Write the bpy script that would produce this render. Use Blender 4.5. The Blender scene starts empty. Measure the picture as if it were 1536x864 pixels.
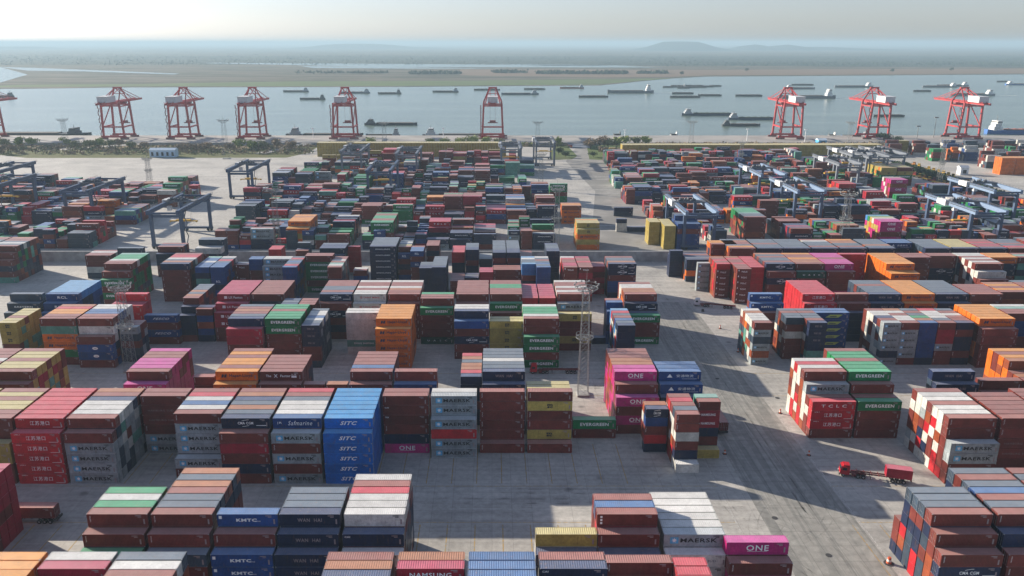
import bpy, bmesh, math, random
import numpy as np
from mathutils import Vector, Matrix
random.seed(7)
R = random.random
D2 = math.radians

# ------------------------------------------------------------ camera, world, sun
F = 1200.0; HZ = 64.0; VX = 738.0; HC = 107.5          # focal length in photo pixels, horizon line, vanishing column, drone height
TH = math.atan((432 - HZ) / F); CT, ST = math.cos(TH), math.sin(TH)
scn = bpy.context.scene
col = scn.collection
cam = bpy.data.cameras.new("camera"); camo = bpy.data.objects.new("camera", cam); col.objects.link(camo)
cam.sensor_width = 36.0; cam.lens = F / 1536 * 36.0
cam.shift_x = (768 - VX) / 1536
cam.clip_start = 1.0; cam.clip_end = 90000.0
camo.location = (0, 0, HC); camo.rotation_euler = (math.pi / 2 - TH, 0, 0)
scn.camera = camo
SUN_EL = D2(18.2); SUN_DIR = Vector((-0.862, 0.507, 0)).normalized()     # towards the sun, on the ground
wd = bpy.data.worlds.new("World"); scn.world = wd; wd.use_nodes = True
nt = wd.node_tree; nt.nodes.clear()
sky = nt.nodes.new("ShaderNodeTexSky"); sky.sky_type = 'NISHITA'; sky.sun_disc = False
sky.sun_elevation = SUN_EL; sky.sun_rotation = math.atan2(SUN_DIR.x, SUN_DIR.y)
sky.altitude = 0; sky.air_density = 1.0; sky.dust_density = 0.6; sky.ozone_density = 2.5
bg = nt.nodes.new("ShaderNodeBackground"); bg.inputs[1].default_value = 0.068
wo = nt.nodes.new("ShaderNodeOutputWorld")
tint = nt.nodes.new("ShaderNodeMix"); tint.data_type = 'RGBA'; tint.blend_type = 'MULTIPLY'; tint.inputs[0].default_value = 1.0
tint.inputs[7].default_value = (0.93, 0.965, 1.13, 1)                  # cool white balance of the photograph's sky
soft = nt.nodes.new("ShaderNodeHueSaturation"); soft.inputs["Saturation"].default_value = 0.62
nt.links.new(sky.outputs[0], soft.inputs["Color"]); nt.links.new(soft.outputs[0], tint.inputs[6]); nt.links.new(tint.outputs[2], bg.inputs[0]); nt.links.new(bg.outputs[0], wo.inputs[0])
sl = bpy.data.lights.new("sun", 'SUN'); sl.energy = 5.0; sl.angle = D2(0.6); sl.color = (1.0, 0.89, 0.75)
so = bpy.data.objects.new("sun", sl); col.objects.link(so)
sd = Vector((SUN_DIR.x * math.cos(SUN_EL), SUN_DIR.y * math.cos(SUN_EL), math.sin(SUN_EL)))
so.rotation_euler = sd.to_track_quat('Z', 'Y').to_euler()
scn.view_settings.view_transform = 'Standard'; scn.view_settings.look = 'None'
scn.view_settings.exposure = 1.07; scn.view_settings.gamma = 1.0; scn.view_settings.use_curve_mapping = False
scn.cycles.max_bounces = 5; scn.cycles.diffuse_bounces = 2; scn.cycles.glossy_bounces = 2
scn.cycles.transmission_bounces = 2; scn.cycles.volume_bounces = 1; scn.cycles.transparent_max_bounces = 6
scn.cycles.use_denoising = True

HAZE_DENSITY = 0.00011
# ------------------------------------------------------------ helpers
def at(px, py, H=0.0):
    """ground point (X, Y) that the photo shows at pixel px, py, at height H"""
    v = (py - 432) / F; u = (px - VX) / F
    t = (H - HC) / (-ST - v * CT)
    return u * t, (CT - v * ST) * t
def proj(X, Y, Z):
    z = Y * CT + (HC - Z) * ST; d = (HC - Z) * CT - Y * ST
    return VX + F * X / z, 432 + F * d / z, z
def zat(Y, py):
    v = (py - 432) / F
    return HC - Y * (ST + v * CT) / (CT - v * ST)

MATS = {}
def mat(name, c, rough=0.6, metal=0.0, var=0.12, scale=0.8, c2=None, sc2=0.05, spec=0.5, bump=0.0, objvar=0.0):
    if name in MATS: return MATS[name]
    m = bpy.data.materials.new(name); m.use_nodes = True; MATS[name] = m
    t = m.node_tree; b = t.nodes["Principled BSDF"]
    b.inputs["Roughness"].default_value = rough; b.inputs["Metallic"].default_value = metal
    b.inputs["Specular IOR Level"].default_value = spec
    tc = t.nodes.new("ShaderNodeTexCoord")
    n = t.nodes.new("ShaderNodeTexNoise"); n.inputs["Scale"].default_value = scale; n.inputs["Detail"].default_value = 5
    t.links.new(tc.outputs["Object"], n.inputs["Vector"])
    mr = t.nodes.new("ShaderNodeMapRange"); mr.inputs[1].default_value = 0.3; mr.inputs[2].default_value = 0.7
    mr.inputs[3].default_value = 1 - var; mr.inputs[4].default_value = 1 + var
    t.links.new(n.outputs[0], mr.inputs[0])
    hs = t.nodes.new("ShaderNodeHueSaturation"); hs.inputs["Color"].default_value = (*c, 1)
    t.links.new(mr.outputs[0], hs.inputs["Value"])
    last = hs.outputs[0]
    if c2:
        n2 = t.nodes.new("ShaderNodeTexNoise"); n2.inputs["Scale"].default_value = sc2; n2.inputs["Detail"].default_value = 6
        t.links.new(tc.outputs["Object"], n2.inputs["Vector"])
        m2 = t.nodes.new("ShaderNodeMapRange"); m2.inputs[1].default_value = 0.42; m2.inputs[2].default_value = 0.6
        t.links.new(n2.outputs[0], m2.inputs[0])
        mx = t.nodes.new("ShaderNodeMix"); mx.data_type = 'RGBA'
        t.links.new(m2.outputs[0], mx.inputs[0]); t.links.new(last, mx.inputs[6]); mx.inputs[7].default_value = (*c2, 1)
        last = mx.outputs[2]
    if objvar:
        oi = t.nodes.new("ShaderNodeObjectInfo")
        mo = t.nodes.new("ShaderNodeMapRange"); mo.inputs[3].default_value = 1 - objvar; mo.inputs[4].default_value = 1 + objvar
        t.links.new(oi.outputs["Random"], mo.inputs[0])
        h2 = t.nodes.new("ShaderNodeHueSaturation"); t.links.new(last, h2.inputs["Color"]); t.links.new(mo.outputs[0], h2.inputs["Value"])
        last = h2.outputs[0]
    t.links.new(last, b.inputs["Base Color"])
    if bump:
        bp = t.nodes.new("ShaderNodeBump"); bp.inputs["Distance"].default_value = bump
        t.links.new(n.outputs[0], bp.inputs["Height"]); t.links.new(bp.outputs[0], b.inputs["Normal"])
    return m

class MB:
    """collects boxes, beams and tubes; build() links them as one mesh object"""
    def __init__(s): s.v = []; s.f = []; s.mi = []; s.cur = 0
    def poly(s, pts, faces):
        o = len(s.v); s.v += [tuple(p) for p in pts]
        for f in faces: s.f.append([i + o for i in f]); s.mi.append(s.cur)
        return s
    def box(s, x0, x1, y0, y1, z0, z1):
        return s.poly([(x0,y0,z0),(x1,y0,z0),(x1,y1,z0),(x0,y1,z0),(x0,y0,z1),(x1,y0,z1),(x1,y1,z1),(x0,y1,z1)],
                      [(0,3,2,1),(4,5,6,7),(0,1,5,4),(1,2,6,5),(2,3,7,6),(3,0,4,7)])
    def beam(s, p, q, w, h=None):
        p = Vector(p); q = Vector(q); h = h or w
        d = (q - p)
        if d.length < 1e-6: return s
        d.normalize()
        up = Vector((0,0,1)) if abs(d.z) < 0.95 else Vector((0,1,0))
        a = d.cross(up).normalized() * w / 2; b = a.cross(d).normalized() * h / 2
        return s.poly([p-a-b, p+a-b, p+a+b, p-a+b, q-a-b, q+a-b, q+a+b, q-a+b],
                      [(0,1,2,3),(7,6,5,4),(4,5,1,0),(5,6,2,1),(6,7,3,2),(7,4,0,3)])
    def tube(s, p, q, r0, r1=None, n=8):
        p = Vector(p); q = Vector(q); r1 = r0 if r1 is None else r1
        d = (q - p).normalized(); up = Vector((0,0,1)) if abs(d.z) < 0.95 else Vector((0,1,0))
        a = d.cross(up).normalized(); b = a.cross(d)
        pts = []
        for c, r in ((p, r0), (q, r1)):
            for i in range(n):
                t = 2 * math.pi * i / n; pts.append(c + a * (r * math.cos(t)) + b * (r * math.sin(t)))
        return s.poly(pts, [tuple(range(n))] + [tuple(range(2*n-1, n-1, -1))] + [((i+1) % n, i, n+i, n+(i+1) % n) for i in range(n)])
    def ring(s, c, r, w, h, n=20):
        for i in range(n):
            a0 = 2*math.pi*i/n; a1 = 2*math.pi*(i+1)/n
            s.beam((c[0]+r*math.cos(a0), c[1]+r*math.sin(a0), c[2]), (c[0]+r*math.cos(a1), c[1]+r*math.sin(a1), c[2]), w, h)
        return s
    def mesh(s, name, *mats):
        me = bpy.data.meshes.new(name); me.from_pydata(s.v, [], s.f)
        for m in mats: me.materials.append(m)
        if len(mats) > 1: me.polygons.foreach_set("material_index", s.mi)
        me.validate(); me.update(); return me
    def build(s, name, *mats, parent=None, loc=None):
        o = bpy.data.objects.new(name, s.mesh(name, *mats)); col.objects.link(o)
        if parent: o.parent = parent
        if loc: o.location = loc
        return o
def tag(o, label=None, cat=None, group=None, kind=None):
    if label: o["label"] = label
    if cat: o["category"] = cat
    if group: o["group"] = group
    if kind: o["kind"] = kind
    return o
def empty(name, loc, rz=0.0):
    o = bpy.data.objects.new(name, None); col.objects.link(o); o.location = loc; o.rotation_euler = (0, 0, rz)
    o.empty_display_size = 1; return o
def copy_tree(o, parent=None):
    c = o.copy(); col.objects.link(c); c.parent = parent
    for ch in list(o.children): copy_tree(ch, c)
    return c
def struct(o): o["kind"] = "structure"; return o
# ------------------------------------------------------------ the setting: land, water, far bank, sky air
def sheet(name, pts, z, m, uv=False):
    me = bpy.data.meshes.new(name); me.from_pydata([(x, y, z) for x, y in pts], [], [list(range(len(pts)))])
    me.materials.append(m); o = bpy.data.objects.new(name, me); col.objects.link(o); return struct(o)

def concrete():
    m = bpy.data.materials.new("yard_concrete"); m.use_nodes = True; t = m.node_tree; b = t.nodes["Principled BSDF"]
    N = t.nodes.new; L = t.links.new
    tc = N("ShaderNodeTexCoord")
    n1 = N("ShaderNodeTexNoise"); n1.inputs["Scale"].default_value = 0.035; n1.inputs["Detail"].default_value = 8; n1.inputs["Roughness"].default_value = 0.62
    n2 = N("ShaderNodeTexNoise"); n2.inputs["Scale"].default_value = 0.6; n2.inputs["Detail"].default_value = 7; n2.inputs["Roughness"].default_value = 0.7
    mp = N("ShaderNodeMapping"); mp.inputs["Scale"].default_value = (0.02, 0.5, 1)
    n3 = N("ShaderNodeTexNoise"); n3.inputs["Scale"].default_value = 1.0; n3.inputs["Detail"].default_value = 5
    L(tc.outputs["Object"], n1.inputs["Vector"]); L(tc.outputs["Object"], n2.inputs["Vector"]); L(tc.outputs["Object"], mp.inputs[0]); L(mp.outputs[0], n3.inputs["Vector"])
    r1 = N("ShaderNodeValToRGB"); r1.color_ramp.elements[0].position = 0.3; r1.color_ramp.elements[0].color = (0.315, 0.305, 0.28, 1)
    r1.color_ramp.elements[1].position = 0.68; r1.color_ramp.elements[1].color = (0.50, 0.48, 0.435, 1)
    L(n1.outputs[0], r1.inputs[0])
    a = N("ShaderNodeMapRange"); a.inputs[1].default_value = 0.25; a.inputs[2].default_value = 0.75; a.inputs[3].default_value = 0.72; a.inputs[4].default_value = 1.22
    L(n2.outputs[0], a.inputs[0])
    c = N("ShaderNodeMapRange"); c.inputs[1].default_value = 0.3; c.inputs[2].default_value = 0.7; c.inputs[3].default_value = 0.85; c.inputs[4].default_value = 1.12
    L(n3.outputs[0], c.inputs[0])
    mm = N("ShaderNodeMath"); mm.operation = 'MULTIPLY'; L(a.outputs[0], mm.inputs[0]); L(c.outputs[0], mm.inputs[1])
    br = N("ShaderNodeTexBrick"); br.offset = 0.0; br.inputs["Scale"].default_value = 1.0; br.inputs["Brick Width"].default_value = 4.8; br.inputs["Row Height"].default_value = 4.2
    br.inputs["Mortar Size"].default_value = 0.07; br.inputs["Mortar Smooth"].default_value = 0.3
    br.inputs["Color1"].default_value = (1, 1, 1, 1); br.inputs["Color2"].default_value = (0.94, 0.94, 0.94, 1); br.inputs["Mortar"].default_value = (0.74, 0.74, 0.74, 1)
    L(tc.outputs["Object"], br.inputs["Vector"])
    hs = N("ShaderNodeHueSaturation"); L(r1.outputs[0], hs.inputs["Color"]); L(mm.outputs[0], hs.inputs["Value"])
    mx = N("ShaderNodeMix"); mx.data_type = 'RGBA'; mx.blend_type = 'MULTIPLY'; mx.inputs[0].default_value = 1.0
    L(hs.outputs[0], mx.inputs[6]); L(br.outputs["Color"], mx.inputs[7])
    # oil and tyre spots
    vo = N("ShaderNodeTexVoronoi"); vo.inputs["Scale"].default_value = 0.11; L(tc.outputs["Object"], vo.inputs["Vector"])
    vr = N("ShaderNodeMapRange"); vr.inputs[1].default_value = 0.05; vr.inputs[2].default_value = 0.16; vr.inputs[3].default_value = 0.45; vr.inputs[4].default_value = 1
    L(vo.outputs[0], vr.inputs[0])
    m3 = N("ShaderNodeMix"); m3.data_type = 'RGBA'; m3.blend_type = 'MULTIPLY'; m3.inputs[0].default_value = 0.8
    L(mx.outputs[2], m3.inputs[6]); L(vr.outputs[0], m3.inputs[7])
    L(m3.outputs[2], b.inputs["Base Color"]); b.inputs["Roughness"].default_value = 0.75
    return m

def asphalt():
    m = bpy.data.materials.new("road_asphalt"); m.use_nodes = True; t = m.node_tree; b = t.nodes["Principled BSDF"]
    N = t.nodes.new; L = t.links.new
    tc = N("ShaderNodeTexCoord"); mp = N("ShaderNodeMapping"); mp.inputs["Scale"].default_value = (0.33, 0.012, 1)
    n1 = N("ShaderNodeTexNoise"); n1.inputs["Scale"].default_value = 1; n1.inputs["Detail"].default_value = 4
    L(tc.outputs["Object"], mp.inputs[0]); L(mp.outputs[0], n1.inputs["Vector"])
    r1 = N("ShaderNodeValToRGB"); r1.color_ramp.interpolation = 'CONSTANT'
    e = r1.color_ramp.elements; e[0].position = 0; e[0].color = (0.235, 0.232, 0.21, 1); e[1].position = 0.46; e[1].color = (0.30, 0.292, 0.262, 1)
    e2 = r1.color_ramp.elements.new(0.56); e2.color = (0.262, 0.258, 0.232, 1)
    L(n1.outputs[0], r1.inputs[0])
    n2 = N("ShaderNodeTexNoise"); n2.inputs["Scale"].default_value = 0.5; n2.inputs["Detail"].default_value = 7; L(tc.outputs["Object"], n2.inputs["Vector"])
    a = N("ShaderNodeMapRange"); a.inputs[1].default_value = 0.3; a.inputs[2].default_value = 0.7; a.inputs[3].default_value = 0.8; a.inputs[4].default_value = 1.2; L(n2.outputs[0], a.inputs[0])
    br = N("ShaderNodeTexBrick"); br.offset = 0.0; br.inputs["Scale"].default_value = 1.0; br.inputs["Brick Width"].default_value = 3.5; br.inputs["Row Height"].default_value = 5.5
    br.inputs["Mortar Size"].default_value = 0.06; br.inputs["Color1"].default_value = (1, 1, 1, 1); br.inputs["Color2"].default_value = (0.9, 0.9, 0.9, 1); br.inputs["Mortar"].default_value = (0.6, 0.6, 0.6, 1)
    L(tc.outputs["Object"], br.inputs["Vector"])
    hs = N("ShaderNodeHueSaturation"); L(r1.outputs[0], hs.inputs["Color"]); L(a.outputs[0], hs.inputs["Value"])
    mx = N("ShaderNodeMix"); mx.data_type = 'RGBA'; mx.blend_type = 'MULTIPLY'; mx.inputs[0].default_value = 1.0
    L(hs.outputs[0], mx.inputs[6]); L(br.outputs["Color"], mx.inputs[7]); L(mx.outputs[2], b.inputs["Base Color"])
    b.inputs["Roughness"].default_value = 0.7
    return m

def fields(name, cols, sx=0.0012, sy=0.006):
    m = bpy.data.materials.new(name); m.use_nodes = True; t = m.node_tree; b = t.nodes["Principled BSDF"]
    N = t.nodes.new; L = t.links.new
    tc = N("ShaderNodeTexCoord"); mp = N("ShaderNodeMapping"); mp.inputs["Scale"].default_value = (sx, sy, 1)
    n1 = N("ShaderNodeTexNoise"); n1.inputs["Scale"].default_value = 1; n1.inputs["Detail"].default_value = 9; n1.inputs["Roughness"].default_value = 0.65
    L(tc.outputs["Object"], mp.inputs[0]); L(mp.outputs[0], n1.inputs["Vector"])
    r = N("ShaderNodeValToRGB"); e = r.color_ramp.elements; e[0].position = 0.3; e[0].color = (*cols[0], 1); e[1].position = 0.7; e[1].color = (*cols[-1], 1)
    for i, c in enumerate(cols[1:-1]):
        k = e.new(0.3 + 0.4 * (i + 1) / (len(cols) - 1)); k.color = (*c, 1)
    L(n1.outputs[0], r.inputs[0]); L(r.outputs[0], b.inputs["Base Color"]); b.inputs["Roughness"].default_value = 0.95
    b.inputs["Specular IOR Level"].default_value = 0.1
    return m

def water_mat():
    m = bpy.data.materials.new("river_water"); m.use_nodes = True; t = m.node_tree; b = t.nodes["Principled BSDF"]
    N = t.nodes.new; L = t.links.new
    b.inputs["Roughness"].default_value = 0.22; b.inputs["IOR"].default_value = 1.33
    tc = N("ShaderNodeTexCoord"); mp = N("ShaderNodeMapping"); mp.inputs["Scale"].default_value = (0.0025, 0.012, 1)
    n1 = N("ShaderNodeTexNoise"); n1.inputs["Scale"].default_value = 1; n1.inputs["Detail"].default_value = 6
    L(tc.outputs["Object"], mp.inputs[0]); L(mp.outputs[0], n1.inputs["Vector"])
    r = N("ShaderNodeValToRGB"); e = r.color_ramp.elements; e[0].position = 0.35; e[0].color = (0.12, 0.165, 0.135, 1); e[1].position = 0.65; e[1].color = (0.17, 0.225, 0.185, 1)
    L(n1.outputs[0], r.inputs[0]); L(r.outputs[0], b.inputs["Base Color"])
    n2 = N("ShaderNodeTexNoise"); n2.inputs["Scale"].default_value = 0.35; n2.inputs["Detail"].default_value = 5
    mp2 = N("ShaderNodeMapping"); mp2.inputs["Scale"].default_value = (0.5, 1.2, 1); L(tc.outputs["Object"], mp2.inputs[0]); L(mp2.outputs[0], n2.inputs["Vector"])
    bp = N("ShaderNodeBump"); bp.inputs["Distance"].default_value = 0.5; bp.inputs["Strength"].default_value = 0.55
    L(n2.outputs[0], bp.inputs["Height"]); L(bp.outputs[0], b.inputs["Normal"])
    return m

CON = concrete(); ASP = asphalt(); WAT = water_mat()
WZ = -5.0                                                # water level
# the one sheet to the horizon lies under river and far bank
sheet("terrain", [(-60000, -400), (60000, -400), (60000, 60000), (-60000, 60000)], WZ - 1.0, fields("far_terrain", [(0.03, 0.04, 0.025), (0.055, 0.055, 0.04), (0.04, 0.05, 0.03)]))
sheet("river_water", [(-9000, 700), (9000, 700), (9000, 4200), (-9000, 4200)], WZ, WAT)
# near land: yard block with its bank towards the river
lp = [(-900, -200), (900, -200), (900, 862), (70, 862), (30, 872), (-260, 866), (-330, 880), (-900, 872)]
o = MB(); n = len(lp)
o.poly([(x, y, 0) for x, y in lp] + [(x, y + (9 if y > 0 else 0), WZ - 0.9) for x, y in lp], [tuple(range(n))] + [((i + 1) % n, i, n + i, n + (i + 1) % n) for i in range(n)])
struct(o.build("ground", CON))
# far bank, traced along the water's edge
bank = [(-400, 134), (40, 133), (190, 131), (420, 130.5), (620, 130), (900, 128), (950, 123), (1000, 118), (1060, 114.8), (1200, 114), (1536, 111.5), (1900, 110)]
bp_ = [at(x, y, WZ) for x, y in bank]
fb = [(x, y) for x, y in bp_] + [(30000, 45000), (-30000, 45000)]
o = MB(); n = len(fb)
o.poly([(x, y, WZ + 0.6) for x, y in fb] + [(x, y - (8 if y < 40000 else 0), WZ - 0.4) for x, y in fb], [tuple(range(n))] + [((i + 1) % n, i, n + i, n + (i + 1) % n) for i in range(n)])
struct(o.build("far_land", fields("far_bank_fields", [(0.02, 0.03, 0.015), (0.085, 0.07, 0.05), (0.05, 0.055, 0.03), (0.17, 0.135, 0.10), (0.04, 0.05, 0.03), (0.13, 0.11, 0.08)], 0.0016, 0.009)))
green = fields("bank_grass", [(0.075, 0.12, 0.04), (0.12, 0.16, 0.06), (0.1, 0.11, 0.06)], 0.006, 0.02)
sheet("far_grass", [at(x, y, WZ + .7) for x, y in [(-100, 131.5), (190, 129.5), (420, 129.3), (620, 128.7), (895, 126.8), (960, 121), (1010, 117.5), (700, 121), (440, 122), (200, 126), (40, 127)]], WZ + 0.72, green)
pale = fields("far_paddies", [(0.14, 0.15, 0.11), (0.23, 0.22, 0.18), (0.09, 0.11, 0.07)], 0.004, 0.01)
sheet("far_fields", [at(x, y, WZ + .7) for x, y in [(-300, 98), (500, 96), (1536, 101), (1900, 101), (1900, 84), (-300, 84)]], WZ + 0.73, fields("farmland", [(0.03, 0.045, 0.03), (0.06, 0.07, 0.05), (0.04, 0.05, 0.04), (0.10, 0.10, 0.08)], 0.0016, 0.004))
sheet("sand_flat", [at(x, y, WZ + .7) for x, y in [(690, 104), (1060, 104.5), (1536, 102.5), (1900, 102), (1900, 108.5), (1536, 110.2), (1060, 113), (1010, 115.3), (900, 116), (690, 113)]], WZ + 0.74, fields("reed_flat", [(0.15, 0.105, 0.07), (0.2, 0.14, 0.095), (0.16, 0.12, 0.085)], 0.004, 0.02))
for pts in ([(-200, 99), (0, 100.5), (42, 112), (30, 115), (0, 124), (-200, 127)], [(0, 100.5), (60, 102), (270, 110.5), (262, 111.6), (120, 107), (42, 106)],
            [(310, 94), (620, 96), (900, 98), (1000, 101), (900, 101.2), (560, 100.4), (440, 97.5), (310, 95)], [(450, 99), (620, 101), (760, 102.6), (620, 103), (470, 102)],
            [(740, 96), (880, 97.3), (960, 98.8), (820, 98.6)]):
    sheet("lake_water", [at(x, y, WZ + .7) for x, y in pts], WZ + 0.78, WAT)
# paved strips, slab lanes and paint
XR0, XR1 = at(1110.7, 720)[0], at(1238, 720)[0]
sheet("road", [(XR0, 60), (XR1, 60), (XR1, 330), (XR0, 330)], 0.004, ASP)
xl, xr = at(846, 213)[0], at(884, 213)[0]
road2 = sheet("approach_road", [(88, 396.8), (50, 396.8), (78, 600), (70, 760), (xl + 8, 862), (xr - 4, 862), (132, 700), (150, 600), (112, 480), (108, 396.8)], 0.004, mat("worn_road", (0.27, 0.26, 0.24), 0.8, c2=(0.2, 0.195, 0.18), sc2=0.03, var=0.15, scale=0.2))
PAINT = mat("worn_orange_paint", (0.42, 0.27, 0.08), 0.8, c2=(0.27, 0.25, 0.2), sc2=1.3)
WPAINT = mat("worn_white_paint", (0.5, 0.49, 0.46), 0.8, c2=(0.3, 0.29, 0.27), sc2=1.5)
pm = MB()
def line(x0, x1, y0, y1, z=0.009): pm.poly([(x0, y0, z), (x1, y0, z), (x1, y1, z), (x0, y1, z)], [(0, 1, 2, 3)])
for k in range(-16, 11):
    x = -29.6 + 6.42 * k
    line(x - .12, x + .12, 180.4, 201.2)
    line(x - .14, x + .14, 134.9, 162.2)
    if -12 <= k <= 6: line(x - .12, x + .12, 208, 230)
for k in range(0, 9):
    line(84 + 6.4 * k - .12, 84 + 6.4 * k + .12, 135, 162)
for y in (163.2, 179.2, 233.5, 251.5, 306.8, 324.8): line(-160, 57, y - .1, y + .1)
for y in (163.2, 179.2, 233.5, 251.5): line(86, 180, y - .1, y + .1)
struct(pm.build("slot_markings", PAINT))
wm = MB(); pm = wm
for y in range(400, 620, 12): line(100.0 - .12, 100.0 + .12, y, y + 7)
for x in (86.3, 57.2): line(x - .1, x + .1, 100, 380)
struct(wm.build("lane_markings", WPAINT))
# crane runways beyond the wall: paler beams with dark drain slots
rw = MB(); rs = MB()
for y in (419, 468, 482, 530, 545, 592, 607, 655, 669, 716):
    for a, b in ((-330, 61), (61, 128), (128, 420)):
        rw.box(a, b, y - .8, y + .8, 0.0, 0.012)
    x = -330
    while x < 420: rs.box(x, x + 1.6, y + .9, y + 1.3, 0.0, 0.016); x += 3.4
struct(rw.build("crane_runway", mat("runway_concrete", (0.36, 0.35, 0.33), 0.8)))
struct(rs.build("drain_slots", mat("drain_dark", (0.1, 0.1, 0.1), 0.9)))
# open storage pavement far left, greener verge
sheet("verge_grass", [at(x, y) for x, y in [(40, 237), (430, 236.5), (462, 229), (478, 220), (0, 222), (-60, 226)]], 0.012, fields("verge_green", [(0.07, 0.1, 0.035), (0.12, 0.13, 0.05), (0.15, 0.12, 0.07)], 0.05, 0.2))
sheet("riverside_grass", [at(x, y) for x, y in [(-80, 227), (430, 222), (478, 219), (760, 219.5), (855, 219), (855, 217.8), (-80, 218.2)]], 0.017, fields("reed_brown", [(0.1, 0.1, 0.045), (0.18, 0.14, 0.08), (0.22, 0.17, 0.1)], 0.05, 0.1))
sheet("riverside_verge", [at(x, y) for x, y in [(905, 219), (1350, 222), (1345, 217.8), (900, 217.8)]], 0.018, MATS.get("x") or fields("reed_brown2", [(0.12, 0.11, 0.05), (0.2, 0.15, 0.08), (0.24, 0.19, 0.11)], 0.05, 0.1))
sheet("central_verge", [at(x, y) for x, y in [(826, 240), (858, 239), (866, 234), (850, 218), (836, 218), (826, 226)]], 0.02, green)
sheet("junction_verge", [at(x, y) for x, y in [(884, 239), (905, 240), (930, 238), (945, 218.5), (880, 218)]], 0.02, green)
# hills on the horizon
hm = mat("hill_woods", (0.02, 0.035, 0.03), 0.95, c2=(0.03, 0.045, 0.035), sc2=0.002, spec=0.1)
def hill(name, prof, Y, depth):
    pts = []; nx = len(prof)
    for j, (fy, fz) in enumerate(((-0.5, 0), (-0.2, 0.75), (0, 1), (0.25, 0.7), (0.5, 0))):
        for px, py in prof:
            X, _ = at(px, 80, 0); k = Y / at(px, 80, 0)[1]
            z = max(zat(Y, py), 0) * fz * (0.92 + 0.16 * R() if 0 < fz < 1 else 1)
            pts.append((X * k, Y + depth * fy, z + WZ))
    f = [(j*nx+i, j*nx+i+1, (j+1)*nx+i+1, (j+1)*nx+i) for j in range(4) for i in range(nx-1)]
    o = MB().poly(pts, f).build(name, hm)
    for p in o.data.polygons: p.use_smooth = True
    return struct(o)
hill("hill", [(955, 76), (965, 72), (978, 68.5), (988, 64), (994, 62), (1010, 61.7), (1030, 61.7), (1046, 62.3), (1053, 64.5), (1064, 69), (1078, 72), (1095, 75)], 13000, 2500)
hill("hill", [(1095, 75), (1113, 71), (1124, 67), (1131, 66), (1139, 67.5), (1150, 70.5), (1158, 70), (1168, 67.5), (1180, 66.3), (1190, 67.5), (1200, 70), (1240, 70), (1290, 72), (1340, 74)], 13600, 2500)
hill("hill", [(430, 74), (470, 69.5), (490, 66.5), (520, 65.2), (560, 65.2), (590, 67), (620, 70), (680, 73)], 17000, 3500)
hill("hill", [(-100, 74), (0, 69.5), (50, 69.5), (56, 72), (110, 74)], 16000, 2500)

# tyre marks: faint darker arcs left by trailers turning in and out of the lanes
tmm = bpy.data.materials.new("tyre_rubber_marks"); tmm.use_nodes = True; _t = tmm.node_tree; _b = _t.nodes["Principled BSDF"]; _b.inputs["Base Color"].default_value = (.06, .058, .055, 1); _b.inputs["Roughness"].default_value = .8
_tc = _t.nodes.new("ShaderNodeTexCoord"); _n = _t.nodes.new("ShaderNodeTexNoise"); _n.inputs["Scale"].default_value = .25; _n.inputs["Detail"].default_value = 4; _t.links.new(_tc.outputs["Object"], _n.inputs["Vector"])
_m = _t.nodes.new("ShaderNodeMapRange"); _m.inputs[1].default_value = .4; _m.inputs[2].default_value = .75; _m.inputs[3].default_value = 0; _m.inputs[4].default_value = .24; _t.links.new(_n.outputs[0], _m.inputs[0]); _t.links.new(_m.outputs[0], _b.inputs["Alpha"])
tm = MB(); rg = random.Random(4)
def arc(cx, cy, r, a0, a1, w=.35, z=.013):
    n = 14; p = []
    for i in range(n + 1):
        a = a0 + (a1 - a0) * i / n; p += [(cx + (r - w) * math.cos(a), cy + (r - w) * math.sin(a), z), (cx + r * math.cos(a), cy + r * math.sin(a), z)]
    tm.poly(p, [(2*i, 2*i+1, 2*i+3, 2*i+2) for i in range(n)])
for k in range(34):
    cx = rg.choice((57, 60, 84, 88)) + rg.uniform(-6, 6); cy = rg.choice((150, 171, 178, 240, 250, 315, 320)) + rg.uniform(-6, 6); r = rg.uniform(9, 26); a = rg.uniform(0, 6.28)
    for d in (0, 2.0): arc(cx, cy, r + d, a, a + rg.uniform(.6, 1.5), z=.013 + k * .0002)
for k in range(40):
    y = rg.choice((171, 168, 175, 242, 238, 246, 316, 312)) + rg.uniform(-2, 2); x = rg.uniform(-110, 60); L_ = rg.uniform(15, 50); z = .03 + k * .0002
    for d in (0, 2.0): tm.poly([(x, y + d, z), (x + L_, y + d + rg.uniform(-.6, .6), z), (x + L_, y + d + .35, z), (x, y + d + .35, z)], [(0, 1, 2, 3)])
for k in range(14):
    x = rg.uniform(62, 81); y = rg.uniform(120, 300); L_ = rg.uniform(20, 60); z = .05 + k * .0002
    for d in (0, 2.0): tm.poly([(x + d, y, z), (x + d + .35, y, z), (x + d + .35, y + L_, z), (x + d, y + L_, z)], [(0, 1, 2, 3)])
struct(tm.build("tyre_marks", tmm))
def wake(x0, x1, py, w):
    X0, Y = at(x0, py, WZ); X1, _ = at(x1, py, WZ)
    sheet("wake", [(X0, Y - w * .3), (X1, Y - w), (X1, Y + w), (X0, Y + w * .3)], WZ + .05, fields("foam_water", [(.2, .25, .22), (.42, .46, .44), (.25, .3, .27)], .03, .5))
wake(980, 1012, 139.5, 7); wake(1252, 1290, 147.5, 6); wake(1491, 1525, 143.5, 6)
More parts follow.
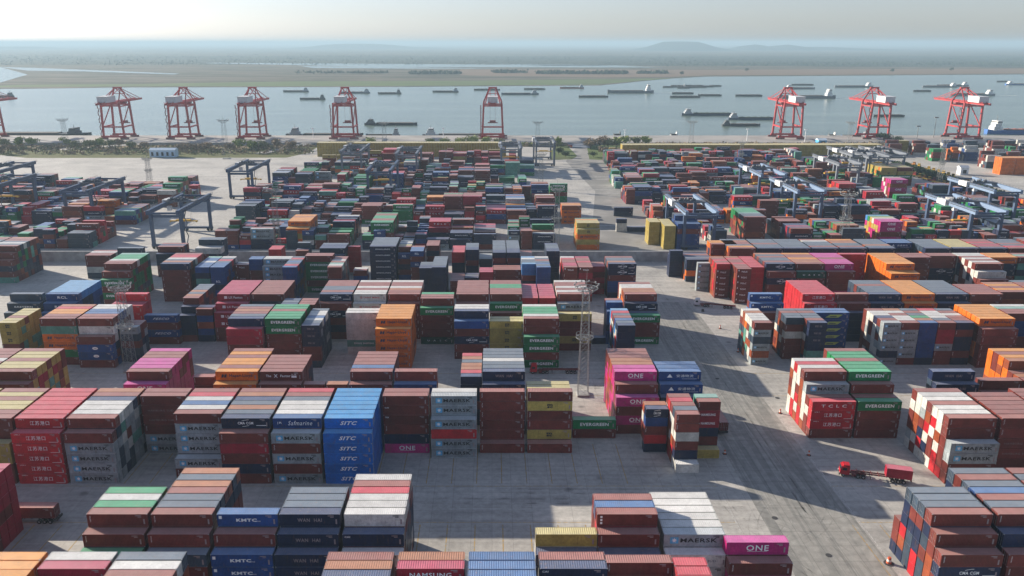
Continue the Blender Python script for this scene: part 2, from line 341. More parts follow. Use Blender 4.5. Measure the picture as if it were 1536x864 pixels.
# ------------------------------------------------------------ containers: where every stack stands and what is in it
# bay(): x of its left end, stack heights from the back row to the front, colours of the roofs back to front,
# liveries of the front faces from the top down, and the words by which one finds the stack
PITCH = 2.66
BACK = dict(Z=127.9, B=158.6, A=201.5, C=231.4, D=275.0, E=305.6, F=348.8, G=379.2)
BOXES = []          # dicts: x, y (front), z, L, h, code, bay, row, lvl, n
BAYS = []
def bay(blk, x, heights, tops="", faces="", desc=None, pal="mmmndwu", L=4, u=None, back=None, dy=0.0, z0=0.0):
    u = u or (2.85 if L == 4 else 2.59)
    Lm = 12.19 if L == 4 else 6.06
    back = (BACK[blk] if back is None else back) + dy
    hs = [int(c) for c in heights]; nb = len(BAYS); BAYS.append(desc or "")
    rg = random.Random(hash((round(x * 10), round(back * 10))) & 0xffff)
    cells = {}
    for r, h in enumerate(hs):
        for l in range(h): cells[(r, l)] = rg.choice(pal)
    for r, c in enumerate(tops):
        if r < len(hs) and hs[r] and c != '.': cells[(r, hs[r] - 1)] = c
    mx = max(hs)
    for k, c in enumerate(faces):
        l = mx - 1 - k
        if l < 0: break
        r = max([i for i, h in enumerate(hs) if h > l])
        if c != '.': cells[(r, l)] = c
    for (r, l), c in cells.items():
        j = rg.uniform(-.05, .05)
        BOXES.append(dict(x=x + j, y=back - PITCH * (r + 1) + 0.11 + rg.uniform(-.04, .04), z=z0 + l * u, L=Lm, h=u - 0.03, code=c, bay=nb, row=r, lvl=l, n=hs[r], nr=len(hs), fr=all(h <= l for h in hs[r+1:])))

P6 = "6666666"
# --- block Z, nearest, only the tops show
bay('Z', -94.8, "66666", "ooooo", "oo", "orange stack cut off at the lower left corner", "ooom")
bay('Z', -107.5, "66666", "ooooo", "oo", "", "ooom")
bay('Z', -81.8, "66555", "wr", "R", "short white-and-salmon-roofed stack beside the orange roofs at the bottom edge")
bay('Z', -68.9, "66655", "dwmm", "m", "slate, grey and brown-roofed stack at the bottom edge")
bay('Z', -30.3, "66655", "mund", "n", "pink-brown and navy-roofed stack at the bottom edge")
bay('Z', -17.2, "66555", "urR", "N", "short stack fronted by the crimson lettered container at the bottom edge")
bay('Z', -4.3, "66655", "bbbb", "b", "ribbed blue-roofed stack at the bottom edge", "bbb")
bay('Z', 8.6, "66555", "md", "c", "stack with a slate roof and white corner marks at the bottom edge")
bay('Z', 20.7, "65555", "m", "m", "single-row brown-roofed stack beside the salmon roofs at the bottom edge", dy=-.9)
bay('Z', 33.0, "06665", ".rrr", "r", "short salmon-red stack at the bottom edge", "rrr", L=2, u=2.85, dy=1)
# --- block B
bay('B', -120.4, "666666654", "RRRRRRRRR", "RRRR", "tall dark red stack cut off by the left edge", "RRmR", dy=2)
bay('B', -107.6, "000000001", "", "d", "lone grey-roofed container on the ground at the left edge", dy=0.4)
bay('B', -94.4, "000000001", "", "u", "lone brown-roofed container on the ground near the left edge", dy=-1.6)
bay('B', -81.4, "000666654", "...gwgmmg", "mmGmmm", "green, white and brown-roofed stack at the lower left")
bay('B', -68.4, P6 + "54", "udumddumd", "mmdmmm", "long slate-and-rust-roofed stack at the lower left", "mmndmu")
bay('B', -55.3, "000000654", "......lmK", "KmKKmm", "blue white-lettered stack at the lower left")
bay('B', -42.7, "000666654", "...dddWWW", "WWWWnn", "navy stack with pale outline letters at the lower left", "nnd")
bay('B', -29.7, "066666654", ".wmrwwwmw", "wcwmmm", "white and red-roofed stack left of the open slots", "mmwdn")
bay('B', 8.7, "000000054", "", "yn", "yellow-roofed container stack beside the open slots")
bay('B', 21.1, "000066654", "....mbmmn", "4mnmmm", "brown-roofed stack left of the bright white roofs", "mmmr")
bay('B', 34.2, "005555554", "..wwwwwMw", "MSwww", "bright white-roofed stack at the bottom centre", "wwM")
bay('B', 45.9, "0000000054", "", "PmPmm", "magenta-topped stack beside the road at the bottom", "mpm")
bay('B', 88.3, "003666654", "..mdddmmm", "mmmCmm", "slate and salmon-roofed stack in the lower right corner", "nndmumnr")
bay('B', 101.6, P6 + "54", "dmdbmdumm", "mnmmmn", "second stack from the road in the lower right corner", "nndmumn")
bay('B', 114.4, P6 + "54", "mdmmdmmm", "mmmmmn", "third stack from the road in the lower right corner", "nndmum")
bay('B', 127.2, P6 + "54", "mmmddmm", "mmmmm", "")
# --- block A
bay('A', -146.2, P6 + "4", "yymyymm", "mymm", "", "ymy")
bay('A', -133.3, P6 + "4", "mymyymmy", "mmyymm", "yellow and brown-striped stack left of the tall red stack", "ymyu")
bay('A', -120.3, P6 + "5", "JJJJJJJJ", "JJJJJJ", "tall red stack with white Chinese letters at the left", "JRJ")
bay('A', -107.2, P6 + "5", "umnwwwm", "mmMMMM", "white-roofed stack right of the tall red stack", "dMwmMtnd")
bay('A', -94.3, "66", "mm", "mVVmMM", "dark two-row stack in the gap behind the grey lettered stack", "mmd")
bay('A', -81.3, "6666662", "mrwbwmM", "mMMMMm", "six-roof stack of red, white and blue stripes", "mMwmn")
bay('A', -68.3, P6 + "5", "mundudnm", "CmRmnm", "navy-fronted stack with rust and slate roofs", "mmnd")
bay('A', -55.3, P6 + "5", "rmdwwwAM", "AMmMmM", "stained white-roofed stack left of the bright blue stack", "mMwm")
bay('A', -42.3, P6 + "5", "ssssssss", "ssssss", "bright blue stack with white italic letters", "s")
bay('A', -29.3, "66", "mm", "m56mnP", "dark brown stack with the magenta container at its foot", "m")
bay('A', -16.3, "664", "wwM", "MMMrMM", "grey lettered stack right of the magenta-footed brown one", "mM")
bay('A', -3.3, "61", "mm", "mmmmmm", "plain brown stack right of the grey lettered stack", "mm")
bay('A', 9.7, "61", "mm", "mYmmYm", "brown stack banded with two yellow containers", "mm")
bay('A', 41.6, "55", "ud", "Cbmrn", "narrow stack with a navy lettered top before the magenta stack", "umwm", L=2, dy=.6)
bay('A', 47.9, "666661", "mrmdmw", "mmwmnw", "narrow stack with white containers at the foot beside the road", "wumwruw", L=2)
bay('A', 55.3, "0661", ".tmy", "mXXnmy", "narrow stack with a mint-green roof beside the road", "mRnm", L=2, dy=2.4)
bay('A', 115.2, P6 + "4", "mwwmwwmM", "mmMMmm", "white and brown chequered stack behind the parked red lorry", "mwwmuwrnMw")
bay('A', 128.6, "0666666", ".mmmmmm", "mmVVmm", "brown-roofed stack behind the chequered stack at the right edge", "mmu")
bay('A', 141.4, "6666666", "mmmmulu", "", "rust-roofed stack with one light blue roof at the right edge", "mmnuRd")
bay('A', 154.1, "6666666", "mmmumum", "", "")
# --- block C
bay('C', -157.4, P6 + "54", "mmmwmmmm", "mmm", "pale pink-roofed stack at the left edge")
bay('C', -144.6, P6 + "54", "myymyymmm", "mmymm", "yellow-striped roof stack at the left edge", "ymmuyRt")
bay('C', -105.3, P6 + "54", "pmmpppmPp", "mPmmp", "magenta stack at the left", "pppmR")
bay('C', -87.2, "000005", ".....m", "m", "low brown container between the magenta and orange stacks", L=2, u=2.85)
bay('C', -79.6, P6 + "54", "momoomHHo", "HHom", "orange-striped roof stack at the left centre", "oomm")
bay('C', -66.8, "006666654", "..mmmmmmm", "7mmm", "dusty pink-brown stack right of the orange-striped roofs", "mmmn")
bay('C', -53.9, "0000000544", "", "m", "low brown-roofed stack right of the dusty pink-brown stack", L=2, u=2.85)
bay('C', -47.4, "00000005", "", "u", "low rust-roofed stack left of the blue-striped roof", L=2, u=2.85)
bay('C', -40.8, "066666654", ".mmmmbumm", "mmmm", "brown-roofed stack with one blue stripe left of centre", "mmdm")
bay('C', -28.0, "000000654", "......m", "mbmm", "single brown roof above a blue container at the centre left")
bay('C', -9.1, "6666666", "ruduuru", "nnnm", "narrow rainbow-roofed stack at the centre", "nmd", L=2)
bay('C', -2.7, P6 + "54", "dddwddWn", "Wnnm", "slate-roofed navy stack at the centre", "nnd")
bay('C', 9.9, "0000000554", "", "Yymm", "yellow-roofed stack beside the lattice mast", "ym")
bay('C', 22.9, "0000000002", "", "Gm", "two-high stack by the lattice mast")
bay('C', 35.3, P6 + "54", "mmmuuppmP", "PmPmPm", "tall magenta stack right of the lattice mast", "pmuprp")
bay('C', 48.0, "000066654", "....bbbQb", "QQnmn", "blue stack with a white triangle mark right of the magenta stack", "bbn")
bay('C', 89.9, "0006666544", "...wrwmMmT", "mMTJJm", "red and white chequered stack at the road's right kerb", "wrumwuuwr")
bay('C', 102.8, P6 + "544", "mggmgggmmG", "GmGmmm", "green-roofed stack at the right", "gmm")
bay('C', 126.9, "000000654", "......WWn", "WWnm", "low navy stack in the lane before the twenty-foot stacks", "nwnd")
bay('C', 141, "00000054", "", "mm", "")
bay('C', 153.7, "6666555", "omoumum", "", "orange stack with chequered end at the right edge", "ooomoulnom")
bay('C', 166.5, "6666555", "omuumum", "", "", "oomu")
# --- block D
bay('D', -169.6, "666666", "yyymyy", "YYYm", "narrow mustard stack at the left edge", "yyt", L=2)
bay('D', -155.2, "666666", "uroomm", "mtHHgm", "orange-roofed stack at the far left with a teal face", "momt")
bay('D', -142.3, "6666664", "wwbbmmm", "mwm88m", "white and blue-roofed stack behind the left lattice mast", "mwbdnb")
bay('D', -129.4, "005550", "", "", "narrow grey stack hidden by the left lattice mast", "ndMm", L=2)
bay('D', -90.7, "6666665", "dmumdn", "nRRmmm", "stack with slate and tan stripes and a crimson face", "mmnR")
bay('D', -78.0, "666666", "ggmggG", "GGmmmm", "green-roofed stack left of centre", "mg")
bay('D', -64.9, "6666666", "dwwbwd", "WWWmm", "narrow navy stack right of the green-roofed one", "ndMdd", L=2)
bay('D', -52.2, "66", "ww", "wwwwDw", "off-white stack left of the bright orange stack", "w", u=2.6)
bay('D', -39.9, "6666665", "oooooo", "HHHHHH", "bright orange stack at the centre", "ooom")
bay('D', -13.3, "6665", "wwln", "nbmCmm", "white-roofed navy and brown stack right of the bright orange stack", "nmb")
bay('D', -0.8, "0055", "..yy", "YYYYY", "mustard stack at the centre", "y")
bay('D', 10.9, "6666664", "wgggwmG", "mmGGmG", "stack with pale green roofs and green lower containers", "mg")
bay('D', 23.8, "5", "y", "YmmYm", "mustard and brown stack behind the tall lattice mast", "m")
bay('D', 42.8, "6666666", "lrdmbdb", "nnnn", "narrow stack of white, red and blue ends left of the road", "lwrbdwn", L=2)
bay('D', 90.2, "666666", "wuwwwm", "mMdMuM", "narrow white and orange chequered stack on the road's right kerb", "wuwomtd", L=2)
bay('D', 103.0, "6666", "dmdd", "", "", "dmuw", L=2)
bay('D', 109.2, "666666", "dmddmd", "WWWn", "narrow slate stack before the deep blue wall of containers", "dudwntr", L=2)
bay('D', 115.2, "66", "bb", "99999n", "deep blue stack with yellow-green diagonal marks", "b", u=2.6)
bay('D', 134.7, "666666", "mwwnmw", "MMMMnM", "first narrow stack of five side by side, counted from the road", "mwdnwmdMw", L=2)
bay('D', 140.9, "666666", "uwmwwm", "mMMMMm", "second narrow stack of five side by side", "mwM", L=2)
bay('D', 147.2, "666666", "dmdgub", "bbbbbn", "third narrow stack of five, blue fronted", "bnm", L=2)
bay('D', 153.5, "666666", "rwwwdm", "mRRMmm", "fourth narrow stack of five, with two crimson containers", "mwR", L=2)
bay('D', 159.8, "666666", "dmwmmd", "nmnnmn", "fifth narrow stack of five, navy fronted", "nmd", L=2)
bay('D', 167.3, "6666665", "oooooom", "Hmmmmm", "big orange-roofed stack at the right", "ommm")
bay('D', 180.0, "6666", "wtmm", "mbbm", "mint and salmon-roofed stack at the right edge", "bmm")
# --- block E
bay('E', -181.6, "000000654", "", "dedm", "dark grey stack left of the blue-roofed one", "dd")
bay('E', -168.0, P6 + "54", "lllllllBB", "BBbb", "light blue-roofed stack at the left", "bbn")
bay('E', -142.0, "000000655", "......r", "rrrr", "red stack behind the left lattice mast", "rR")
bay('E', -128.3, "0000000004", "", "fmfm", "low blue and brown stack right of the left lattice mast", "m")
bay('E', -116.6, P6 + "54", "ddduduumn", "mnnnnm", "narrow tan and slate-roofed stack left of the crimson roofs", "nmd", L=2)
bay('E', -110.1, "000000055", "", "mbubn", "narrow stack of alternating brown and blue left of the crimson roofs", L=2)
bay('E', -103.5, P6 + "54", "LLLLLLLLL", "LLLLmm", "crimson-roofed stack at the left centre", "LRm")
bay('E', -90.6, P6 + "4", "mmmmmmm", "mdmn", "pink-brown-roofed stack right of the crimson roofs", "mmn")
bay('E', -77.7, "0000000666", "", "nnnn", "", "nd", L=2)
bay('E', -71.2, "0000000666", "", "mddd", "", "md", L=2)
bay('E', -64.9, P6 + "5", "mmmddmC", "CmCm", "slate-roofed stack left of the white lettered one", "mmn")
bay('E', -52.1, P6 + "54", "wmmwmw2", "22wmm", "white stack with red letters left of centre", "wwm")
bay('E', -39.3, P6 + "5", "wmmwummm", "mmmm", "pink-brown and white-roofed stack behind the bright orange stack", "mm")
bay('E', -26.5, "0000006665", "......gmm", "mGmmmU", "brown and green stack standing in the gap right of the bright orange stack", "m")
bay('E', -13.5, P6 + "5", "mmmmmmm", "mmmn", "plain pink-brown-roofed stack at the centre", "m")
bay('E', -0.8, P6 + "54", "mmggmmm", "mGmmm", "stack with a mint stripe in its brown roofs", "mmg")
bay('E', 11.4, P6 + "5", "RRRRRRR", "r111", "first narrow red-roofed stack of the pair at the centre", "R", L=2)
bay('E', 17.9, P6 + "5", "RRRRRRR", "rr11", "second narrow red-roofed stack of the pair at the centre", "r", L=2)
bay('E', 24.6, P6 + "5", "wmmwmwm", "mMmm", "white and brown-roofed stack behind the tall lattice mast", "mmw")
bay('E', 37.2, "0000000001", "", "n", "", L=2)
bay('E', 42.4, "0000000665", ".......mb", "bbbn", "narrow deep blue stack beside the lane", "bbn", L=2)
bay('E', 49.9, "0666666544", ".mwwuuumCG", "mCGmmG", "salmon-roofed stack at the road's left kerb", "muown")
bay('E', 97.1, "0000006543", "......KKmm", "KKmmnm", "blue lettered stack on the road's right kerb", "bbml")
bay('E', 117.0, P6 + "54", "JJJJJJJJJ", "JJmn", "big bright red stack with white Chinese letters", "rr")
bay('E', 129.6, "000000654", "......mm", "mmnn", "brown single-row stack right of the big bright red one", "mn")
bay('E', 142.0, P6 + "54", "ddmdddWW", "WWnn", "slate-roofed stack left of the long orange roofs", "dn")
bay('E', 154.6, P6 + "54", "oooooooHH", "HHmm", "long orange-roofed stack between two slate ones", "oo")
bay('E', 167.3, P6 + "54", "dddddddWW", "WWnn", "slate-roofed stack right of the long orange roofs", "dn")
bay('E', 180.2, "0066666", "..mmmmm", "5mn", "crimson-brown-roofed stack at the right", "m")
bay('E', 193.0, "066666", ".uomou", "m", "orange and brown-roofed stack at the right edge", "mmu")
bay('E', 205.8, "66666", "dmmum", "m", "")
# --- block F
bay('F', -166.3, P6 + "54", "tgggwmmG", "mmGmGm", "green-roofed stack by the far left open ground", "ggmmdg")
bay('F', -142.0, P6, "mrrwdun", "nmmmmm", "pink-roofed stack over plain brown faces at the far left", "mmn")
bay('F', -127.4, P6, "tbbwbbl", "bntbn", "narrow light blue stack at the far left", "bnt", L=2)
bay('F', -120.9, P6, "wdrdbbl", "bbBnb", "narrow pale-roofed blue stack at the far left", "bnm", L=2)
bay('F', -114.5, "55", "", "1m1m", "", L=2)
bay('F', -108.2, "66", "bb", "bbmmm", "narrow blue stack left of the grey lettered stack", L=2)
bay('F', -101.6, "665", "wwM", "MMMMnm", "grey lettered stack with white roofs at the far left", "M", u=2.6)
bay('F', -89.9, P6, "drdbdrb", "bbbn", "narrow striped-roof blue stack right of the grey lettered stack", "bndm", L=2)
bay('F', -83.0, "66", "mm", "mGGGmG", "brown-capped green stack at the far left", "g")
bay('F', -70.7, P6, "mmwmtwm", "mmnmmn", "narrow tan-roofed stack right of the brown-capped green stack", "ndmd", L=2)
bay('F', -62.0, "44", "", "mbmn", "", L=2)
bay('F', -32.0, "5555", "dd", "nnnn", "first narrow navy stack at the centre back", "n", L=2)
bay('F', -25.8, P6, "ddddddd", "nnnnn", "second narrow navy stack at the centre back", "n", L=2)
bay('F', -18.3, "33333", "", "mmm", "", "m", L=2)
bay('F', -12.0, "333", "", "nnn", "", "nd", L=2)
bay('F', -5.6, "444", "", "RRR", "", "R", L=2)
bay('F', 0.6, "444", "", "mmmm", "crimson-brown forty-foot stack at the centre back", "m")
bay('F', 13.0, "66666", "lwddl", "llmn", "narrow light blue stack at the centre back", "l", L=2)
bay('F', 19.1, P6, "wdmdbdd", "bbbb", "narrow blue-fronted stack left of the pair of pink roofs", "bn", L=2)
bay('F', 30.7, P6, "wrmmRRm", "1m1m", "narrow pink-roofed stack, the first of the pair", "rm", L=2)
bay('F', 37.2, P6, "Rmmrmmd", "1R1m", "narrow pink-roofed stack, the second of the pair", "rm", L=2)
bay('F', 44.0, "555", "", "RmRm", "", "Rm", L=2)
bay('F', 50.7, "66666", "mddum", "CCmkbn", "navy double-lettered stack at the end of the far left row", "mdu", u=2.6)
bay('F', 92.4, "5", "w", "MMMMM", "narrow white-ended grey stack on the road's right kerb", "w", L=2)
bay('F', 97.8, "66666", "umrmm", "r11111", "first narrow red stack right of the white-ended one", "ruu", L=2)
bay('F', 104.4, P6 + "6", "urmmrmm", "111111", "second narrow red stack right of the white-ended one", "rmu", L=2)
bay('F', 110.8, P6, "rrrrrrr", "rrrrrr", "third narrow red stack, bright crimson", "R", L=2)
bay('F', 117.5, P6 + "5", "udmddmn", "CmCmm", "slate and brown-roofed stack right of the narrow red ones", "mnd")
bay('F', 130.1, P6 + "5", "ommouum", "mUmm", "brown-roofed stack with an orange stripe at the right", "mm")
bay('F', 142.7, P6 + "5", "pppmppm", "Pmmm", "pink-roofed stack at the right", "mp")
bay('F', 155.4, "6", "R", "rrrr", "", "R")
bay('F', 168.8, P6 + "55", "oooooooo", "HHom", "tall orange stack at the far right", "oo")
bay('F', 181.5, "666", "mmm", "mmum", "", "m")
bay('F', 194.2, "66", "mm", "mmCn", "brown and navy stack right of the tall orange one", "mn")
bay('F', 206.9, P6 + "54", "wwmwmwmww", "mwmmm", "white and brown chequered stack at the far right", "wwmnMm")
bay('F', 219.6, "666", "oou", "Hnnm", "", "on")
bay('F', 232.3, "666", "mtm", "mtn", "", "mt")
# --- block G, just this side of the wall
for i, (x, tp) in enumerate(((-234.5, "ummdwdd"), (-247.5, "mmddmdd"), (-260.5, "mdmm"))):
    bay('G', x, "666666654" if i == 0 else P6, tp, "mmmnm", "long mixed stack at the far left edge" if i == 0 else "", "mmdngutn", dy=3, u=2.75)
bay('G', -192.5, "04444", "", "mmwd", "", "mw")
bay('G', -178, "0045", "", "d", "", "d")
bay('G', -160, "5554", "", "", "", "mdn"); bay('G', -147, "00043", "", "", "", "mn")
bay('G', -141, "6655", "ddww", "", "", "dnw"); bay('G', -107, "555", "rr", "", "", "r", L=2); bay('G', -93.5, "06554", "", "dmm", "", "dn", L=2)
bay('G', -82, "55554", "", "", "", "ndmt"); bay('G', -70.0, "5", "r", "r", "", "r", L=2)
bay('G', -56.9, "6666666", "dddddd", "EEEEEE", "navy stack with rows of small letters at far centre", "n")
bay('G', -44.2, "666665", "dwdyw", "mBmnm", "", "mbn", L=2); bay('G', -37.8, "00006666", "", "BmBmm", "narrow stack topped by a light blue container at the far centre", "bm", L=2)
bay('G', -31.2, "6666", "", "", "", "nm", L=2); bay('G', -19, "55555", "rrrrr", "rrnn", "", "rmn", L=2)
bay('G', -12.3, "0066666", "", "nnmnn", "", "nd", L=2); bay('G', -6, "004444", "", "", "", "dM", L=2)
bay('G', 0.3, "666666666", "dddddd", "nmnm", "", "nd", L=2); bay('G', 6.8, "666666666", "dddddd", "nmnm", "", "nd", L=2)
bay('G', 13.2, "4444", "", "mm", "", "m", L=2); bay('G', 25.2, "00666666", "", "nnnn", "narrow navy stack beside the far end of the left rows", "nd", L=2)
xs_ = [91.0, 104.0, 110.5, 123.5, 136.0, 149.0, 162.0, 175.5, 188.5, 201.5, 214.5, 227.5, 240.5]
tp_ = ["nnn", "oo", "dummdo", "dddmdd", "dddddd", "mwddd", "ouudd", "ddddudd", "bbb", "ddddddd", "yyyyyyy", "mmrmRmm", "dddmdr"]
for i, x in enumerate(xs_):
    hts = {0: "0044444", 1: "0666", 8: "666"}.get(i, "6666666")
    bay('G', x, hts, tp_[i] if i != 1 else ".oom", {0: "nn", 1: "mm", 2: "mmmm", 8: "Qnn", 12: "m"}.get(i, "nm"), {8: "blue stack with a white triangle mark in the farthest right row before the wall", 0: "navy stack at the road's right kerb before the wall", 1: "orange-roofed stack before the wall right of the road"}.get(i, ""), "mnduo", L=2 if i == 1 and False else 4, u=2.7)
bay('G', 84.8, "0045", "", "nn", "", "n", L=2)
# --- the rows run on past the picture's edges
for blk, xs0, prof in (('B', 140, P6 + "54"), ('A', 167, P6 + "5"), ('C', 179.4, P6 + "54"), ('D', 192.8, "666666"), ('E', 218.6, P6 + "5"), ('F', 245, P6), ('G', 253.4, P6)):
    for k in range(5): bay(blk, xs0 + 12.8 * k, prof, "mdmunmo" if k % 2 else "dmmRdbm", "mnmm", "", "mmndug")
for blk, xs0, prof in (('A', -159.1, P6 + "5"), ('C', -170.3, P6 + "54"), ('Z', -120.4, "66666")):
    for k in range(4): bay(blk, xs0 - 12.8 * k, prof, "mdymumd", "mym", "", "mmndy")
# --- beyond the wall
rg = random.Random(11)
def far_block(y0, nrow, xa, xb, dens=0.85, tall=(2, 3, 3, 4, 4, 5), pal="mmmmmnnnnddddwtrRRgobuum", skip=()):
    """short runs of stacks between xa and xb whose front stands at y0"""
    x = xa
    while x < xb - 6:
        L = 2 if rg.random() < 0.55 else 4
        w = 12.6 if L == 4 else 6.35
        r = 0
        while r < nrow:
            n = min(nrow - r, rg.choice((2, 3, 4, 5, 6))); h = rg.choice(tall)
            if rg.random() < dens * .9 and not any(a <= x <= b or a <= x + w <= b for a, b in skip):
                c = rg.choice(pal); p2 = c * rg.choice((2, 4, 7)) + ''.join(rg.choice(pal) for _ in range(3))
                hs = ''.join(str(max(1, h + rg.choice((0, 0, 0, 0, -1)))) for _ in range(n))
                if rg.random() < .4 and n > 2: hs = hs[:-1] + str(max(0, h - rg.choice((1, 2))))
                f = ''.join({'g': 'G', 'o': 'H', 'r': '1', 'n': 'E', 'R': 'T', 'b': 'B', 'w': '2'}.get(q, q) if rg.random() < .55 else q for q in (rg.choice(p2) for _ in range(6)))
                bay('X', x + (rg.uniform(-.3, .3)), hs, '', f, '', p2, L=L, back=y0 + PITCH * (nrow - r))
            r += n + (1 if rg.random() < .3 else 0)
        x += w + (0.15 if rg.random() < .9 else rg.choice((2.5, 6.4)))
LX = at(862, 340)[0]
PD = "mmmmmmmnnnnnnbbbdddtwMRRrrgggou"
for (y0, nr, xl_, xr_, xa_, xb_) in ((422, 15, -150, 36, 121, 430), (486, 15, -158, 40, 100, 430), (549, 14, -172, 44, 93, 350), (611, 14, -170, 38, 95, 330), (673, 14, -158, 34, 103, 306), (728, 13, -138, 24, 105, 290)):
    tl = (2, 3, 3, 4, 4) if y0 < 700 else (3, 4, 4, 5)
    far_block(y0, nr, xl_, xr_, .985, tl, PD if y0 < 700 else "mmmmRRrmdny")
    sk = {422: ((139, 156), (209, 228)), 549: ((282, 300),), 611: ((303, 333),)}.get(y0, ())
    far_block(y0 + 1, nr, xa_, xb_, .98, tl, PD, skip=sk)
far_block(424, 12, -330, -218, 1, (2, 3, 4), PD); far_block(484, 15, -350, -224, 1, (2, 3, 4), PD); far_block(549, 14, -400, -212, 1, (2, 3, 3), PD); far_block(611, 8, -420, -300, .9, (1, 2, 3), PD); far_block(611, 7, -285, -222, .8, (1, 2, 3), PD)
bay('X', 46.0, "3555554", "tUoyyyo", "YYH", "yellow, orange and dark green stack standing alone beyond the wall", "oy", back=440)
bay('X', 93.2, "5555555", "yyyyyyy", "yyyyy", "narrow pale yellow stack beyond the wall", "y", L=2, back=441.0)
bay('X', 86.8, "55550", "yyyyy", "yyyyy", "narrow pale yellow stack behind the other one beyond the wall", "y", L=2, back=443.0)
bay('X', 100.2, "666555", "dnbbbb", "bbmb", "deep blue stack right of the pale yellow ones", "bn", back=438)
bay('X', 141.5, "5555555555", "ggggGtdddm", "mmm", "long green-roofed stack beyond the wall at the right", "gmmu", back=466)
bay('X', 212, "5555555", "lgywppp", "PPm", "magenta-fronted stack beyond the wall at the far right", "ypo", back=446)
bay('X', 79, "2", "d", "nd", "", "d", back=512); bay('X', 73.8, "3", "", "nww", "", "w", back=467, L=2); bay('X', 80.4, "1", "", "n", "", "n", back=467)
bay('X', -228, "6655554444", "ggmmggGG", "GGwm", "green stack among the far left rows", "gmbuw", back=566)
bay('X', -111.5, "555555544", "oouoooo", "HHy", "orange stack just beyond the wall at the left centre", "oym", back=447)
bay('X', -66, "5555555555", "gmmgggmmg", "GGm", "green stack just beyond the wall at the centre", "gmn", back=452)
bay('X', -31, "55555", "mgmmm", "mmmGG", "green and brown stack at the far centre", "gm", back=516); bay('X', -18.5, "55555", "mmmmm", "RRmn", "", "mn", back=516)
bay('X', 40, "4445", "ggGg", "GGm", "green stack at the end of the far rows", "g", back=560); bay('X', 43, "4444", "moou", "uHHH", "orange stack at the end of the far rows", "ou", back=497)
bay('X', 304, "555555555", "yyyyyyy", "yYGm", "mustard and green stack at the far right", "yyog", back=648); bay('X', 316.8, "555555555", "mymyyyy", "mYGm", "mustard and green stack, the right one of two", "ym", back=648)
bay('X', 284, "55555", "wmpppp", "PuPR", "", "pmw", back=580)
bay('X', -152, "4", "y", "Ymm", "", "ym", back=722); bay('X', -139, "4", "y", "YYm", "", "ym", back=722)
# the long wall of mustard stacks along the far edge of the yard, ends towards the yard
def end_row(xa, xb, y, hts):
    x = xa; nb = len(BAYS); BAYS.append("")
    while x < xb:
        for l in range(hts): BOXES.append(dict(x=x, y=y, z=l * 2.7, L=2.44, W=12.19, h=2.66, code='y', bay=nb, row=0, lvl=l, n=hts, nr=1, fr=False))
        x += 2.62
end_row(at(481, 232)[0], at(757, 232)[0], 792, 5)
end_row(at(930, 236)[0], at(1268, 236)[0], 776, 5)
end_row(at(1170, 236)[0], at(1330, 236)[0], 800, 4)
bay('X', at(916, 240)[0], "43", "yy", "yyyy", "", "y", back=784, L=2)
# other yard at the far right, past the hedge
rg = random.Random(5)
for y in (800, 760, 715, 668):
    x = 395 + (800 - y) * 0.55
    while x < 640:
        L = rg.choice((2, 4, 4)); c = rg.choice("mmmndroowbbgt")
        if rg.random() < .82: bay('X', x, ''.join(str(rg.choice((3, 4, 4, 5))) for _ in range(5)), '', '', '', c * 3 + "mdw", L=L, back=y + 14)
        x += (12.7 if L == 4 else 6.4) + rg.choice((0, 0, 6))
for k in range(2): bay('X', 408 + 6.3 * k, "555", "yyy", "yyyyy", "pale yellow stack at the corner of the far yard" if k == 0 else "", "y", L=2, back=822)
for k in range(2): bay('X', 432 + 12.6 * k, "5555", "oooo", "ooo", "", "o", back=690)
# ------------------------------------------------------------ paint, container meshes and lettering
PAINTC = dict(m=(.165,.030,.023), u=(.28,.062,.022), R=(.33,.012,.032), r=(.46,.013,.022), n=(.010,.019,.058), d=(.034,.055,.085), b=(.013,.053,.20),
              s=(.007,.135,.50), l=(.06,.22,.50), w=(.58,.57,.52), M=(.30,.34,.35), g=(.010,.19,.055), G=(.008,.165,.050), t=(.11,.31,.24), y=(.42,.32,.075),
              p=(.46,.018,.165), o=(.68,.145,.010), U=(.013,.075,.045))
BASE = dict(k='b', J='r', Y='y', C='n', W='n', K='b', B='b', L='R', f='b', A='b', S='w', N='R', E='n', Q='b', D='t', V='m', X='R', T='r', H='o', P='p', e='d', c='n')
BASE.update({'1': 'm', '2': 'w', '4': 'm', '5': 'm', '6': 'm', '7': 'm', '8': 'b', '9': 'b'})
CNAME = dict(m='brown', u='rust-orange', R='crimson', r='bright red', n='navy', d='slate grey', b='blue', s='bright blue', l='light blue', w='white', M='pale grey', g='green', G='green', t='mint green', y='mustard yellow', p='magenta', o='orange', U='dark green')
LETTER = dict(M='MAERSK', s='SITC', J='江苏港口', G='EVERGREEN', H='Hapag-Lloyd', P='ONE', C='CMA CGM', W='WAN HAI', K='KMTC', B='RCL', L='LX Pantos', f='FESCO', A='Safmarine',
              S='HAMBURG SÜD', N='NAMSUNG', E='SINOLINES', U='U A S C', D='DONG SHIPPING', V='HAMBURG SÜD', X='NAMSUNG', T='T C L C', e='EASTERN')
LETTER['1'] = 'TCLC'; LETTER['2'] = 'YANG MING'; LETTER['7'] = 'The X Factor'; LETTER['5'] = 'CAI'; LETTER['6'] = 'TEX'; LETTER['c'] = 'CAI'
